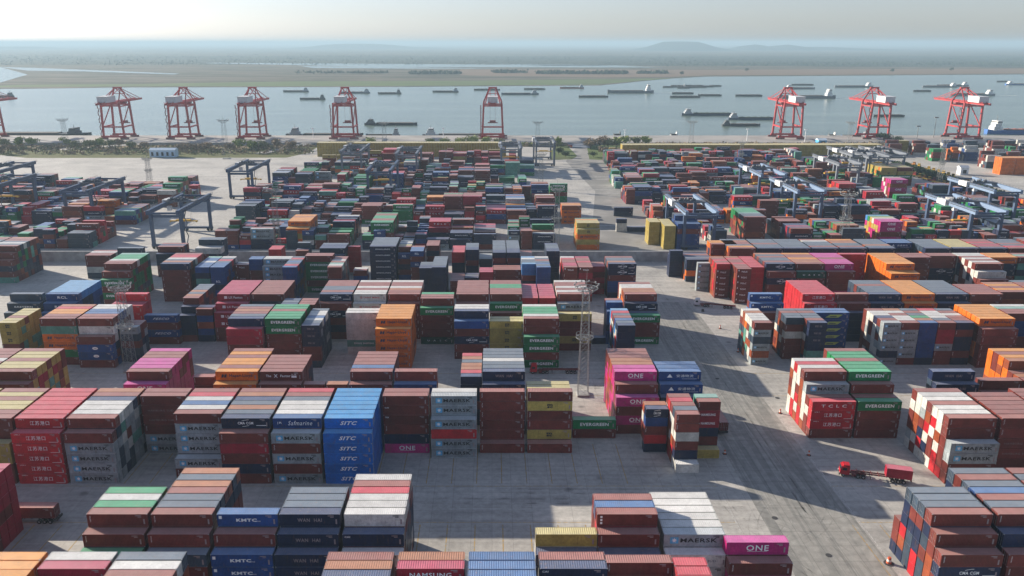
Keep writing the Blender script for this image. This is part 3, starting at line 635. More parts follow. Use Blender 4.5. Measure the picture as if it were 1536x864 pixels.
DESCL = {'M': 'dark capital letters', 's': 'white italic letters', 'J': 'white Chinese characters', 'G': 'white block letters', 'H': 'navy letters and a slanted navy emblem', 'P': 'big white letters', 'C': 'small white letters between two swooshes', 'W': 'pale outlined letters',
         'K': 'wide white letters', 'B': 'three white serif letters', 'L': 'white square mark and letters', 'f': 'slanted white letters', 'A': 'white handwriting', 'S': 'faint dark letters', 'N': 'large white letters', 'E': 'small spaced white letters', 'U': 'spaced white letters',
         'Q': 'white triangle mark', 'D': 'small white letters', 'V': 'dim red letters', 'X': 'white letters', 'T': 'spaced white letters', 'e': 'bold white letters', 'Y': 'stacked black letters', '1': 'small white letters', '2': 'red letters', '7': 'white letters round a square mark',
         '8': 'pale oval mark', '9': 'yellow-green diagonal mark', '4': 'three white squares', '5': 'small white mark', '6': 'small white mark', 'c': 'small white mark'}

def paint_mat(key, c):
    """weathered container paint: darker walls streaked with rust, dust, bleaching and painted-in sun sheen on the upward faces"""
    m = bpy.data.materials.new("paint_" + key); m.use_nodes = True; t = m.node_tree; b = t.nodes["Principled BSDF"]
    N = t.nodes.new; L = t.links.new
    geo = N("ShaderNodeNewGeometry"); oi = N("ShaderNodeObjectInfo")
    tc = N("ShaderNodeTexCoord"); add = N("ShaderNodeVectorMath"); add.operation = 'ADD'
    L(geo.outputs["Position"], add.inputs[0]); add.inputs[1].default_value = (0, 0, 0)
    hs = N("ShaderNodeHueSaturation"); hs.inputs["Color"].default_value = (*c, 1)
    mo = N("ShaderNodeMapRange"); mo.inputs[3].default_value = 0.78; mo.inputs[4].default_value = 1.24; L(oi.outputs["Random"], mo.inputs[0])
    n1 = N("ShaderNodeTexNoise"); n1.inputs["Scale"].default_value = 0.35; n1.inputs["Detail"].default_value = 6; L(add.outputs[0], n1.inputs["Vector"])
    m1 = N("ShaderNodeMapRange"); m1.inputs[1].default_value = 0.3; m1.inputs[2].default_value = 0.7; m1.inputs[3].default_value = 0.78; m1.inputs[4].default_value = 1.2; L(n1.outputs[0], m1.inputs[0])
    mm = N("ShaderNodeMath"); mm.operation = 'MULTIPLY'; L(mo.outputs[0], mm.inputs[0]); L(m1.outputs[0], mm.inputs[1]); L(mm.outputs[0], hs.inputs["Value"])
    # rust streaks and scuffs
    mp = N("ShaderNodeMapping"); mp.inputs["Scale"].default_value = (1.6, 1.6, 0.35); L(add.outputs[0], mp.inputs[0])
    n2 = N("ShaderNodeTexNoise"); n2.inputs["Scale"].default_value = 1.2; n2.inputs["Detail"].default_value = 7; n2.inputs["Roughness"].default_value = 0.7; L(mp.outputs[0], n2.inputs["Vector"])
    m2 = N("ShaderNodeMapRange"); m2.inputs[1].default_value = 0.57; m2.inputs[2].default_value = 0.72; m2.inputs[3].default_value = 0; m2.inputs[4].default_value = 0.7; L(n2.outputs[0], m2.inputs[0])
    mx = N("ShaderNodeMix"); mx.data_type = 'RGBA'; L(m2.outputs[0], mx.inputs[0]); L(hs.outputs[0], mx.inputs[6]); mx.inputs[7].default_value = (0.15, 0.075, 0.035, 1)
    ng = N('ShaderNodeTexNoise'); ng.inputs['Scale'].default_value = 1.7; ng.inputs['Detail'].default_value = 8; ng.inputs['Roughness'].default_value = .75; L(add.outputs[0], ng.inputs['Vector'])
    rg_ = N('ShaderNodeMapRange'); rg_.inputs[1].default_value = .33; rg_.inputs[2].default_value = .6; rg_.inputs[3].default_value = .72; rg_.inputs[4].default_value = 1.05; L(ng.outputs[0], rg_.inputs[0])
    gr = N('ShaderNodeMix'); gr.data_type = 'RGBA'; gr.blend_type = 'MULTIPLY'; gr.inputs[0].default_value = 1; L(mx.outputs[2], gr.inputs[6]); L(rg_.outputs[0], gr.inputs[7]); mx = gr
    # dust, bleaching and painted sun sheen lie on top
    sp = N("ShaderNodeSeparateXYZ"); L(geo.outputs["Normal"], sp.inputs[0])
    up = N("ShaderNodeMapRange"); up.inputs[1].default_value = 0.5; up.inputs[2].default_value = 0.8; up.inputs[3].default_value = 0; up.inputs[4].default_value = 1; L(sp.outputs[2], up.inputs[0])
    n3 = N("ShaderNodeTexNoise"); n3.inputs["Scale"].default_value = 0.5; n3.inputs["Detail"].default_value = 6; L(add.outputs[0], n3.inputs["Vector"])
    m3 = N("ShaderNodeMapRange"); m3.inputs[1].default_value = 0.3; m3.inputs[2].default_value = 0.7; m3.inputs[3].default_value = DUST * 0.7; m3.inputs[4].default_value = DUST * 1.35; L(n3.outputs[0], m3.inputs[0])
    mu = N("ShaderNodeMath"); mu.operation = 'MULTIPLY'; L(up.outputs[0], mu.inputs[0]); L(m3.outputs[0], mu.inputs[1])
    m4 = N("ShaderNodeMix"); m4.data_type = 'RGBA'; L(mu.outputs[0], m4.inputs[0]); m4.inputs[7].default_value = (0.45, 0.42, 0.38, 1)
    gm = N("ShaderNodeGamma"); gm.inputs[1].default_value = 0.52; L(mx.outputs[2], gm.inputs[0])       # brighter roofs: bleaching plus the low sun's sheen put into the colour
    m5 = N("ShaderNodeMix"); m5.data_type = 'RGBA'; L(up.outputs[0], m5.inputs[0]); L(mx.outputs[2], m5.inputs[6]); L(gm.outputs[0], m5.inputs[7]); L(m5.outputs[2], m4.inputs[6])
    L(m4.outputs[2], b.inputs["Base Color"]); b.inputs["Roughness"].default_value = 0.42; b.inputs["Specular IOR Level"].default_value = 0.3
    return m
DUST = 0.16
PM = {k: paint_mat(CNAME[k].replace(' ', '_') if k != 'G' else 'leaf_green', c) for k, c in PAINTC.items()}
STEEL = mat("galvanised_steel", (0.42, 0.43, 0.42), 0.45, 0.6)
WHITE = mat("lettering_white", (0.85, 0.85, 0.83), 0.6, var=.06)
WHITED = mat("lettering_worn", (0.30, 0.24, 0.24), 0.7, var=.2)
NAVYL = mat("lettering_navy", (0.012, 0.02, 0.06), 0.6)
BLACKL = mat("lettering_black", (0.015, 0.017, 0.02), 0.6)
SKYL = mat("star_square_blue", (0.10, 0.42, 0.66), 0.5)
REDL = mat("lettering_red", (0.42, 0.02, 0.03), 0.6)
LIMEL = mat("mark_lime", (0.35, 0.42, 0.08), 0.6)
FACES_M = [WHITE, WHITED, NAVYL, BLACKL, SKYL, REDL, LIMEL]
_tx = {}
def text_polys(s, size, shear=0.0, bold=0.0, stretch=1.0):
    """flat text as (verts, faces), centred on its own middle; cached"""
    k = (s, size, shear, bold, stretch)
    if k in _tx: return _tx[k]
    cu = bpy.data.curves.new("t", 'FONT'); cu.body = s; cu.size = 1.0; cu.shear = shear; cu.offset = bold; cu.resolution_u = 2; cu.align_x = 'CENTER'; cu.space_character = 1.12
    ob = bpy.data.objects.new("t", cu); col.objects.link(ob); dg = bpy.context.evaluated_depsgraph_get(); dg.update()
    me = bpy.data.meshes.new_from_object(ob.evaluated_get(dg))
    v = np.array([x.co[:2] for x in me.vertices]) if len(me.vertices) else np.zeros((0, 2))
    f = [tuple(p.vertices) for p in me.polygons]
    bpy.data.objects.remove(ob); bpy.data.curves.remove(cu); bpy.data.meshes.remove(me)
    if len(v):
        mn, mxx = v.min(0), v.max(0); v = v - (mn + mxx) / 2; v = v / (mxx[1] - mn[1]) * size; v[:, 0] *= stretch
    _tx[k] = (v, f); return _tx[k]
def letters(mb, s, cx, cz, h, m=0, w=None, **kw):
    v, f = text_polys(s, 1.0, kw.get('shear', 0), kw.get('bold', 0), 1.0)
    if not len(v): return
    st = (w / (v[:, 0].max() - v[:, 0].min())) if w else h
    mb.cur = m
    if kw.get('rot'): mb.poly([(cx - y * h, -0.012, cz + x * st) for x, y in v], f)
    else: mb.poly([(cx + x * st, -0.012, cz + y * h) for x, y in v], f)
def quadm(mb, x0, x1, z0, z1, m, y=-0.010, sh=0.0):
    mb.cur = m; mb.poly([(x0, y, z0), (x1, y, z0), (x1 + sh, y, z1), (x0 + sh, y, z1)], [(0, 1, 2, 3)])
def livery(code, L, h):
    mb = MB(); c = L / 2; z = h * .52; k = L / 12.19; rg = random.Random(ord(code))
    sm = k < .8
    if code == 'M':
        x = L * (.17 if not sm else .16); s = .72 if not sm else .42
        quadm(mb, x - s * 1.15, x + s * 1.15, z - s, z + s, 4)
        mb.cur = 0; p = []
        for i in range(14):
            a = math.pi / 2 + i * math.pi / 7; r = s * (.85 if i % 2 == 0 else .36); p.append((x + r * math.cos(a), -.015, z + r * math.sin(a)))
        mb.poly(p, [tuple(range(14))])
        letters(mb, 'MAERSK', L * .57, z, .95 * (1 if not sm else .65), 3, w=L * .60, bold=.022)
    elif code == 's': letters(mb, 'SITC', c, z, 1.05, 0, w=L * .36, shear=.35, bold=.03)
    elif code == 'J':
        letters(mb, '江苏港口', c, z, 1.15, 0, w=L * .4); letters(mb, 'OMB A', L * .13, h * .86, .28, 0, w=L * .12)
        quadm(mb, L * .76, L * .95, h * .12, h * .15, 0); quadm(mb, L * .945, L * .955, h * .15, h * .4, 0)
    elif code == 'T': letters(mb, 'T C L C', c, z, .85, 0, w=L * .58, bold=.01)
    elif code == '1': letters(mb, 'TCLC', c, z, .62, 0, w=L * .42, bold=.03); quadm(mb, L * .08, L * .14, h * .6, h * .85, 0)
    elif code == 'G': letters(mb, 'EVERGREEN', c, z, 1.0, 0, w=L * .66, bold=.03)
    elif code == 'H':
        x = L * .19
        for i in (-1, 1): quadm(mb, x + i * .42 - .3, x + i * .42 + .3, z - .5, z + .5, 2, sh=.25)
        quadm(mb, x - .6, x + .7, z - .12, z + .12, 2)
        letters(mb, 'Hapag-Lloyd', L * .6, z, 1.1, 2, w=L * .54, bold=.03)
    elif code == 'P': letters(mb, 'ONE', c, z + .1, 1.3, 0, w=L * .36, bold=.015); quadm(mb, c - L * .16, c + L * .16, z - .72, z - .66, 0)
    elif code == 'Y': letters(mb, 'm', c, z + .28, .55, 3, w=1.5, bold=.05); letters(mb, 'sc', c, z - .38, .55, 3, w=1.5, bold=.05)
    elif code == 'C':
        letters(mb, 'CMA CGM', c, z, .7, 0, w=L * .32, bold=.025)
        for s_ in (-1, 1):
            p = [(c + s_ * (-.9 + i * .22), -.012, z + s_ * (.58 + .28 * math.sin(i / 8 * math.pi * .5))) for i in range(9)]
            p += [(a, b_, e_ + s_ * .10) for a, b_, e_ in p[::-1]]
            mb.cur = 0; mb.poly(p, [tuple(range(18))])
        if not sm: quadm(mb, L * .72, L * .93, h * .26, h * .32, 0)
    elif code == 'W': letters(mb, 'WAN  HAI', c, z, .8, 1, w=L * .4, bold=.015)
    elif code == 'K': letters(mb, 'KMTC', c - .2, z, .72, 0, w=L * .34, bold=.04); letters(mb, 'LINE', L * .67, z - .25, .22, 0, w=L * .09); quadm(mb, L * .03, L * .08, h * .62, h * .86, 0)
    elif code == 'B': letters(mb, 'RCL', c, z, .95, 0, w=L * .3, bold=.03)
    elif code == 'L':
        x = L * .26; quadm(mb, x - .6, x + .5, z - .5, z + .5, 0); letters(mb, 'LX', x - .05, z, .6, 5, w=.7); letters(mb, 'LX Pantos', L * .56, z, .85, 0, w=L * .42, bold=.015)
    elif code == 'f': letters(mb, 'FESCO', c, z, .8, 0, w=L * .5, shear=.45, bold=.02)
    elif code == 'A': letters(mb, 'Safmarine', L * .56, z, 1.2, 0, w=L * .5, shear=.3); letters(mb, '|R', L * .14, z, .7, 0, w=L * .09)
    elif code == 'S': letters(mb, 'HAMBURG SÜD', L * .56, z, .6, 2, w=L * .5)
    elif code in 'V':
        letters(mb, 'HAMBURG SÜD', L * .42, z, .62, 1, w=L * .56); mb.cur = 1
        mb.beam((L * .78, -.012, z + .6), (L * .9, -.012, z), .03, .1); mb.beam((L * .9, -.012, z), (L * .76, -.012, z - .6), .03, .1)
    elif code in 'NX': letters(mb, 'NAMSUNG', c, z, .95 if code == 'N' else .7, 0, w=L * .62, bold=.02)
    elif code == 'E': letters(mb, 'SINOLINES', c, z, .55, 0, w=L * .56, bold=.01)
    elif code == 'U': letters(mb, 'U   A   S   C', c, z, .6, 0, w=L * .6, bold=.02)
    elif code == 'Q':
        mb.cur = 0; x = L * .26; mb.poly([(x - .8, -.012, z - .5), (x + .8, -.012, z - .5), (x, -.012, z + .6)], [(0, 1, 2)]); letters(mb, '安通物流', L * .62, z, .85, 0, w=L * .4)
        quadm(mb, L * .55, L * .9, h * .18, h * .21, 0)
    elif code == 'D': letters(mb, 'DONG SHIPPING', c, z, .6, 0, w=L * .58, bold=.01)
    elif code == 'e': letters(mb, 'EASTERN', c, z, .62, 0, w=L * .56, bold=.03)
    elif code == '2': letters(mb, 'YANG MING', L * .54, z, .62, 5, w=L * .5, bold=.02); quadm(mb, L * .2, L * .27, z + .1, z + .35, 5); quadm(mb, L * .2, L * .27, z - .35, z - .1, 5)
    elif code == '7':
        letters(mb, 'The', L * .2, z, .75, 0, w=L * .12, bold=.02); letters(mb, 'Factor', L * .6, z, .75, 0, w=L * .24, bold=.02); letters(mb, 'X', L * .37, z, 1.0, 0, w=L * .09, bold=.02)
        quadm(mb, L * .74, L * .86, z - .55, z + .1, 0); letters(mb, 'X FR', L * .8, z + .45, .4, 0, w=L * .12)
    elif code == '8':
        mb.cur = 0; p = [(c + 1.0 * math.cos(i * .52), -.012, z + .5 * math.sin(i * .52)) for i in range(12)]; mb.poly(p, [tuple(range(12))]); quadm(mb, c - .5, c + .5, z - .08, z + .08, 2, y=-.018)
    elif code == '9': quadm(mb, L * .3, L * .68, z - .6, z + .5, 6, sh=1.6); quadm(mb, L * .42, L * .62, z - .35, z - .05, 2, y=-.016, sh=.3)
    elif code == '4':
        for i in range(3): quadm(mb, L * .055, L * .09, h * (.2 + .25 * i), h * (.36 + .25 * i), 0)
    elif code in '56c': letters(mb, LETTER[code], L * .08, h * .78, .38, 0, w=L * .09, bold=.03)
    else:      # owners' small marks
        if code in 'mu': letters(mb, 'TRITON' if code == 'm' else 'TEXTAINER', L * .055, h * .6, .22, 0, w=h * .5, rot=True, bold=.01)
    if not sm: quadm(mb, L * .80, L * .90, h * .84, h * .90, 1 if code not in 'wM2' else 3); quadm(mb, L * .84, L * .90, h * .74, h * .79, 1 if code not in 'wM2' else 3)
    if code not in '4' and len(mb.v) and not sm:
        quadm(mb, L * .925, L * .95, h * .2, h * .6, 1)
    return mb

# corrugated steel box: 40 ft or 20 ft
def body_mb(L, h, W=2.44):
    mb = MB(); per = 0.278; n = int((L - 0.4) / per); dx = (L - 0.4) / n; dep = 0.045
    prof = [(0.14, 0.0)]
    x = 0.2
    for i in range(n): prof += [(x, 0.012), (x + dx * .28, 0.012), (x + dx * .5, dep), (x + dx * .78, dep)]; x += dx
    prof += [(x, .012), (L - 0.14, 0.0)]
    z0, z1 = 0.16, h - 0.10
    k = len(prof)
    mb.poly([(a, d + .02, z0) for a, d in prof] + [(a, d + .02, z1) for a, d in prof], [(i, i + 1, k + i + 1, k + i) for i in range(k - 1)])
    mb.poly([(a, W - d - .02, z0) for a, d in prof] + [(a, W - d - .02, z1) for a, d in prof], [(i + 1, i, k + i, k + i + 1) for i in range(k - 1)])
    # roof panel with shallow cross swages
    x = 0.1; rp = []
    nn = int((L - .3) / .42); ddx = (L - .3) / nn
    for i in range(nn): rp += [(x + .05, h - .05), (x + ddx * .35, h - .02), (x + ddx * .65, h - .02), (x + ddx * .95, h - .05)]; x += ddx
    rp += [(L - .12, h - .05)]; k = len(rp)
    mb.poly([(a, 0.08, b) for a, b in rp] + [(a, W - .08, b) for a, b in rp], [(i, i + 1, k + i + 1, k + i) for i in range(k - 1)])
    # far end wall, corrugated too
    prof = []; y = .14; m_ = 8; dy = (W - .28) / m_
    for i in range(m_): prof += [(y, .0), (y + dy * .3, .0), (y + dy * .5, .045), (y + dy * .8, .045)]; y += dy
    prof += [(W - .14, 0)]; k = len(prof)
    mb.poly([(d + .02, a, z0) for a, d in prof] + [(d + .02, a, z1) for a, d in prof], [(i + 1, i, k + i, k + i + 1) for i in range(k - 1)])
    mb.poly([(0.02, 0.02, .15), (L - .06, 0.02, .15), (L - .06, W - .02, .15), (0.02, W - .02, .15)], [(3, 2, 1, 0)])
    return mb
def frame_mb(L, h, W=2.44):
    mb = MB(); p = 0.15
    for x in (0, L - p):
        for y in (0, W - p): mb.box(x, x + p, y, y + p, 0.118, h - .118)
    for y in (0, W - .07): mb.box(p, L - p, y, y + .07, 0.02, .17); mb.box(p, L - p, y, y + .07, h - .11, h - .012)
    for x in (0, L - .1): mb.box(x, x + .1, p, W - p, 0.02, .16); mb.box(x, x + .1, p, W - p, h - .12, h - .012)
    mb.cur = 1
    for x in (-.01, L - .168):
        for y in (-.01, W - .152):
            for z in (0, h - .118): mb.box(x, x + .178, y, y + .162, z, z + .118)
    return mb
def door_mb(side, L, h, W=2.44):
    """one door leaf of the end at x = L, with its two locking bars"""
    mb = MB(); y0, y1 = (0.16, W / 2 - .01) if side == 0 else (W / 2 + .01, W - .16)
    mb.box(L - .09, L - .045, y0, y1, .17, h - .13)
    for i in range(3): z = .3 + i * (h - .5) / 3; mb.box(L - .045, L - .03, y0 + .1, y1 - .1, z, z + (h - .5) / 3 - .12)
    mb.cur = 1
    for yy in (y0 + .22, y1 - .22):
        mb.tube((L - .012, yy, .12), (L - .012, yy, h - .1), .024, n=6); mb.box(L - .03, L + .01, yy - .14, yy + .1, h * .38, h * .38 + .05)
    return mb
BODY = {}
def parts_for(L, h):
    k = (L, round(h, 2))
    if k not in BODY:
        blank = PM['m']
        BODY[k] = (body_mb(L, h).mesh("container_body", blank), frame_mb(L, h).mesh("container_frame", blank, STEEL),
                   [door_mb(s, L, h).mesh("container_door", blank, STEEL) for s in (0, 1)])
    return BODY[k]
LIV = {}
def livery_mesh(code, L, h):
    k = (code, L, round(h, 2))
    if k not in LIV:
        mb = livery(code, L, h); LIV[k] = (mb, mb.mesh("lettering", *FACES_M) if len(mb.v) else None)
    return LIV[k]
def ord_(n): return {1: 'first', 2: 'second', 3: 'third', 4: 'fourth', 5: 'fifth', 6: 'sixth', 7: 'seventh', 8: 'eighth', 9: 'ninth', 10: 'tenth'}.get(n, str(n) + 'th')

def make_container(x, y, z, L, h, code, flip, name="shipping_container"):
    base = BASE.get(code, code); pmt = PM['G' if code == 'G' else base]
    me_b, me_f, me_d = parts_for(L, h)
    o = bpy.data.objects.new(name, me_b); col.objects.link(o); o.location = (x, y, z)
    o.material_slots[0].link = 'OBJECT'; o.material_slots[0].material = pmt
    if flip: o.location = (x + L, y + 2.44, z); o.rotation_euler = (0, 0, math.pi)
    def part(nm, me):
        p = bpy.data.objects.new(nm, me); col.objects.link(p); p.parent = o
        return p
    for nm, me in (("corner_frame", me_f), ("door", me_d[0]), ("door", me_d[1])):
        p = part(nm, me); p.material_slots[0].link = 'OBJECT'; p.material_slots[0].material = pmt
    lm = livery_mesh(code, L, h)[1]
    if lm:
        p = part("lettering", lm)
        if flip: p.location = (L, 2.44, 0); p.rotation_euler = (0, 0, math.pi)
    return o

# ------------------------------------------------------------ which containers show, and how large (a small z-buffer of their boxes)
SW, SH = 1024, 576
def visible_pixels(boxes):
    zb = np.full((SH, SW), 1e9, np.float32); idb = np.full((SH, SW), -1, np.int32); s = SW / 1536
    for i, b in enumerate(boxes):
        x0, x1, y0, y1, z0, z1 = b['x'], b['x'] + b['L'], b['y'], b['y'] + b.get('W', 2.44), b['z'], b['z'] + b['h']
        quads = [[(x0, y0, z0), (x1, y0, z0), (x1, y0, z1), (x0, y0, z1)], [(x0, y0, z1), (x1, y0, z1), (x1, y1, z1), (x0, y1, z1)]]
        if x1 < 0: quads.append([(x1, y0, z0), (x1, y1, z0), (x1, y1, z1), (x1, y0, z1)])
        if x0 > 0: quads.append([(x0, y0, z0), (x0, y1, z0), (x0, y1, z1), (x0, y0, z1)])
        for q in quads:
            P = [proj(*p) for p in q]
            px = np.array([p[0] * s for p in P]); py = np.array([p[1] * s for p in P]); iz = np.array([1 / p[2] for p in P])
            a0, a1 = max(0, int(px.min())), min(SW - 1, int(px.max()) + 1); b0, b1 = max(0, int(py.min())), min(SH - 1, int(py.max()) + 1)
            if a1 <= a0 or b1 <= b0: continue
            A = np.array([[px[k], py[k], 1] for k in (0, 1, 2)])
            try: co = np.linalg.solve(A, iz[:3])
            except np.linalg.LinAlgError: continue
            gx, gy = np.meshgrid(np.arange(a0, a1 + 1) + .5, np.arange(b0, b1 + 1) + .5)
            ins = np.ones(gx.shape, bool)
            area = sum(px[k] * py[(k+1) % 4] - px[(k+1) % 4] * py[k] for k in range(4)); sg = 1 if area > 0 else -1
            for k in range(4):
                k2 = (k + 1) % 4
                ins &= sg * ((px[k2] - px[k]) * (gy - py[k]) - (py[k2] - py[k]) * (gx - px[k])) >= 0
            z = 1 / np.maximum(co[0] * gx + co[1] * gy + co[2], 1e-9)
            sub = zb[b0:b1+1, a0:a1+1]; sid = idb[b0:b1+1, a0:a1+1]
            w = ins & (z < sub); sub[w] = z[w]; sid[w] = i
    return np.bincount(idb[idb >= 0].ravel(), minlength=len(boxes)), idb
CNT, IDB = visible_pixels(BOXES)
order = np.argsort(-CNT)
NKEEP = 300
keep = [int(i) for i in order if CNT[i] > 0 and BOXES[i]['L'] > 3 and BAYS[BOXES[i]['bay']]][:NKEEP]
keepset = set(keep)
# ------------------------------------------------------------ the 300 that show largest are things of their own
def codeword(b):
    c = b['code']; base = BASE.get(c, c)
    if c == '1': base = 'R' if False else 'm'
    return CNAME[base]
used = {}
rowrank = {}
for i in sorted(keep):
    b = BOXES[i]; flip = b['x'] > 0 and random.Random(i).random() < 0.75
    o = make_container(b['x'], b['y'], b['z'], b['L'], b['h'], b['code'], flip)
    c = b['code']; size = '' if b['L'] > 10 else 'short '
    onground = b['lvl'] == 0; top = b['lvl'] == b['n'] - 1
    tier = 'bottom' if onground else ('top' if top else ord_(b['lvl'] + 1) + '-tier')
    rows = [r for r in range(b['nr']) if any(q['row'] == r for q in BAYROWS.get(b['bay'], []))] if False else None
    rr = sorted({q['row'] for q in BOXES if q['bay'] == b['bay']}) if b['bay'] not in rowrank else rowrank[b['bay']]
    rowrank[b['bay']] = rr
    k = len(rr) - rr.index(b['row'])
    pos = 'front row' if k == 1 else ord_(k) + ' row'
    d = BAYS[b['bay']] or 'unnamed'
    pre = f"{size}{codeword(b)} container, {tier}, {pos}, "
    if len((pre + d).split()) > 16: d = d.replace(' the ', ' ').replace('the ', '').replace(' a ', ' ')
    if len((pre + d).split()) > 16: d = d.replace(' counted from road', '').replace('standing ', '').replace('small white letters', 'small letters').replace(' right of bright orange stack', ' beside bright orange')
    if len((pre + d).split()) > 16: d = d.replace('at ', '', 1) if False else d.replace('alternating ', '').replace('double-', '').replace(' in gap', '')
    lab = f"{size}{codeword(b)} container, {tier}, {pos}, {d}"
    tag(o, lab, "container", "shipping containers stacked in the yard")
    used[lab] = used.get(lab, 0) + 1
# ------------------------------------------------------------ all the others: one mass
sv, sf, sm = [], [], []
skeys = sorted(PM); sidx = {k: i for i, k in enumerate(skeys)}; nb_ = len(skeys)
nv = 0
for i, b in enumerate(BOXES):
    if i in keepset: continue
    x0, x1, y0, y1, z0, z1 = b['x'], b['x'] + b['L'], b['y'], b['y'] + b.get('W', 2.44), b['z'], b['z'] + b['h']
    sv.append(np.array([(x0,y0,z0),(x1,y0,z0),(x1,y1,z0),(x0,y1,z0),(x0,y0,z1),(x1,y0,z1),(x1,y1,z1),(x0,y1,z1)]))
    base = BASE.get(b['code'], b['code']); mi = sidx[base]
    for f in ((4,5,6,7),(0,1,5,4),(1,2,6,5),(2,3,7,6),(3,0,4,7)): sf.append(tuple(nv + j for j in f)); sm.append(mi)
    nv += 8
    if CNT[i] > 0 and b['fr'] and (CNT[i] > 14 or b['code'] in 'MGHPJ1E2BC'):
        mb = livery_mesh(b['code'], b['L'], b['h'])[0]
        if len(mb.v):
            v = np.array(mb.v); v[:, 0] += b['x']; v[:, 1] += b['y']; v[:, 2] += b['z']; v[:, 1] -= .03
            sv.append(v)
            for f, m_ in zip(mb.f, mb.mi): sf.append(tuple(nv + j for j in f)); sm.append(nb_ + m_)
            nv += len(v)
me = bpy.data.meshes.new("stacked_containers"); me.from_pydata(np.concatenate(sv).tolist(), [], sf)
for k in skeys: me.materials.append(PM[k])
for m_ in FACES_M: me.materials.append(m_)
me.polygons.foreach_set("material_index", sm); me.update()
o = bpy.data.objects.new("stacked_containers", me); col.objects.link(o)
tag(o, "mass of stacked shipping containers of every colour filling the yard behind the nearer stacks", "containers", kind="stuff")
# ------------------------------------------------------------ boundary wall behind the near rows
WALLM = mat("wall_concrete", (0.36, 0.36, 0.35), 0.85, c2=(0.26, 0.26, 0.25), sc2=0.25, var=.15, scale=.4)
def wall(xa, xb, y, h, label):
    root = empty("boundary_wall", (0, 0, 0)); tag(root, label, "wall")
    mb = MB(); x = xa
    while x < xb - 1: mb.box(x + .03, min(x + 8, xb), y, y + .35, 0, h); x += 8
    mb.build("wall_panel", WALLM, parent=root)
    c = MB(); c.box(xa - .05, xb + .05, y - .12, y + .47, h, h + .25); c.build("coping", mat("coping_pale", (.5, .5, .48), .8), parent=root)
    return root
wall(at(0, 378)[0] - 60, at(1062, 378, 5)[0], 397, 5.2, "long pale grey concrete wall crossing the yard behind the left rows")

# ------------------------------------------------------------ lattice light masts
def mast(x, y, top, label, w=2.6, rings=(.55, 1.0), grey=None, n=12, dense=1):
    root = empty("lattice_mast", (x, y, 0)); tag(root, label, "light mast", "lattice light masts in the yard")
    m = grey or mat("mast_zinc", (0.24, 0.25, 0.25), 0.5, 0.3); w2 = w / 2; t = MB(); lv = [top * i / n for i in range(n + 1)]
    def ww(z): return w2 * (1.25 - .5 * z / top)
    cs = ((-1,-1),(1,-1),(1,1),(-1,1))
    for a, b in cs: t.beam((a*ww(0), b*ww(0), 0), (a*ww(top), b*ww(top), top), .13)
    for i in range(n):
        z0, z1 = lv[i], lv[i+1]
        for k in range(4):
            a, b = cs[k], cs[(k+1) % 4]
            t.beam((a[0]*ww(z0), a[1]*ww(z0), z0), (b[0]*ww(z1), b[1]*ww(z1), z1), .06)
            t.beam((b[0]*ww(z0), b[1]*ww(z0), z0), (a[0]*ww(z1), a[1]*ww(z1), z1), .06)
            t.beam((a[0]*ww(z1), a[1]*ww(z1), z1), (b[0]*ww(z1), b[1]*ww(z1), z1), .06)
    t.build("lattice_tower", m, parent=root)
    for j, f in enumerate(rings):
        z = top * f; r = w * (1.05 if j == 0 and len(rings) > 1 else 1.35)
        g = MB(); g.ring((0,0,z), r, .13, .2); g.ring((0,0,z+1.1), r, .07, .07); g.ring((0,0,z-1.6), r*.5, .12, .12)
        for i in range(12):
            a = i * math.pi / 6; g.beam((r*math.cos(a), r*math.sin(a), z), (r*.45*math.cos(a), r*.45*math.sin(a), z-1.6), .08)
            g.beam((r*math.cos(a), r*math.sin(a), z), (r*math.cos(a), r*math.sin(a), z+1.1), .06)
            g.beam((0,0,z), (r*math.cos(a), r*math.sin(a), z), .1)
        g.build("platform", m, parent=root)
        if j == len(rings) - 1:
            f_ = MB()
            for i in range(10):
                a = i * math.pi / 5; f_.box(r*1.06*math.cos(a)-.2, r*1.06*math.cos(a)+.2, r*1.06*math.sin(a)-.2, r*1.06*math.sin(a)+.2, z+.9, z+1.45)
            f_.build("floodlights", mat("lamp_housing", (.35,.35,.34), .4), parent=root)
    r = MB(); r.tube((0,0,top), (0,0,top*1.18), .09, .03); r.build("lightning_rod", m, parent=root)
    b = MB(); b.box(-w*.75, w*.75, -w*.75, w*.75, 0, .6); b.build("footing", WALLM, parent=root)
    return root
def mast_px(px, pyb, pyt, label, **k):
    X, Y = at(px, pyb); mast(X, Y, zat(Y, pyt), label, **k)
mast_px(874, 592, 432, "tall lattice light mast with two ring platforms beside the yellow roofs at the centre")
mast_px(197, 556, 432, "lattice light mast with two ring platforms at the left, seen against the blue roofs")
SG = mat("mast_grey", (0.2, 0.21, 0.21), 0.6, 0.3)
for px, b, t, l, kw in ((418, 386, 285, "slim lattice mast by the orange stack beyond the wall left of centre", {}), (834, 379, 284, "lattice mast left of the stack of orange and yellow beyond the wall", {}),
                    (1263, 372, 292, "lattice mast among the stacks beyond the wall at the right", dict(w=3.2)), (225, 276, 238, "small lattice mast on the empty paving at the far left", dict(w=3)),
                    (811, 284, 232, "lattice mast at the right end of the far left rows", dict(w=3)), (527, 246, 214, "lattice mast behind the far centre stacks", {}),
                    (1407, 282, 212, "pale lattice mast by the yellow machines at the far right", {}), (1110, 252, 214, "lattice mast in front of the long mustard wall at the right", {})):
    mast_px(px, b, t, l, grey=SG, **kw)
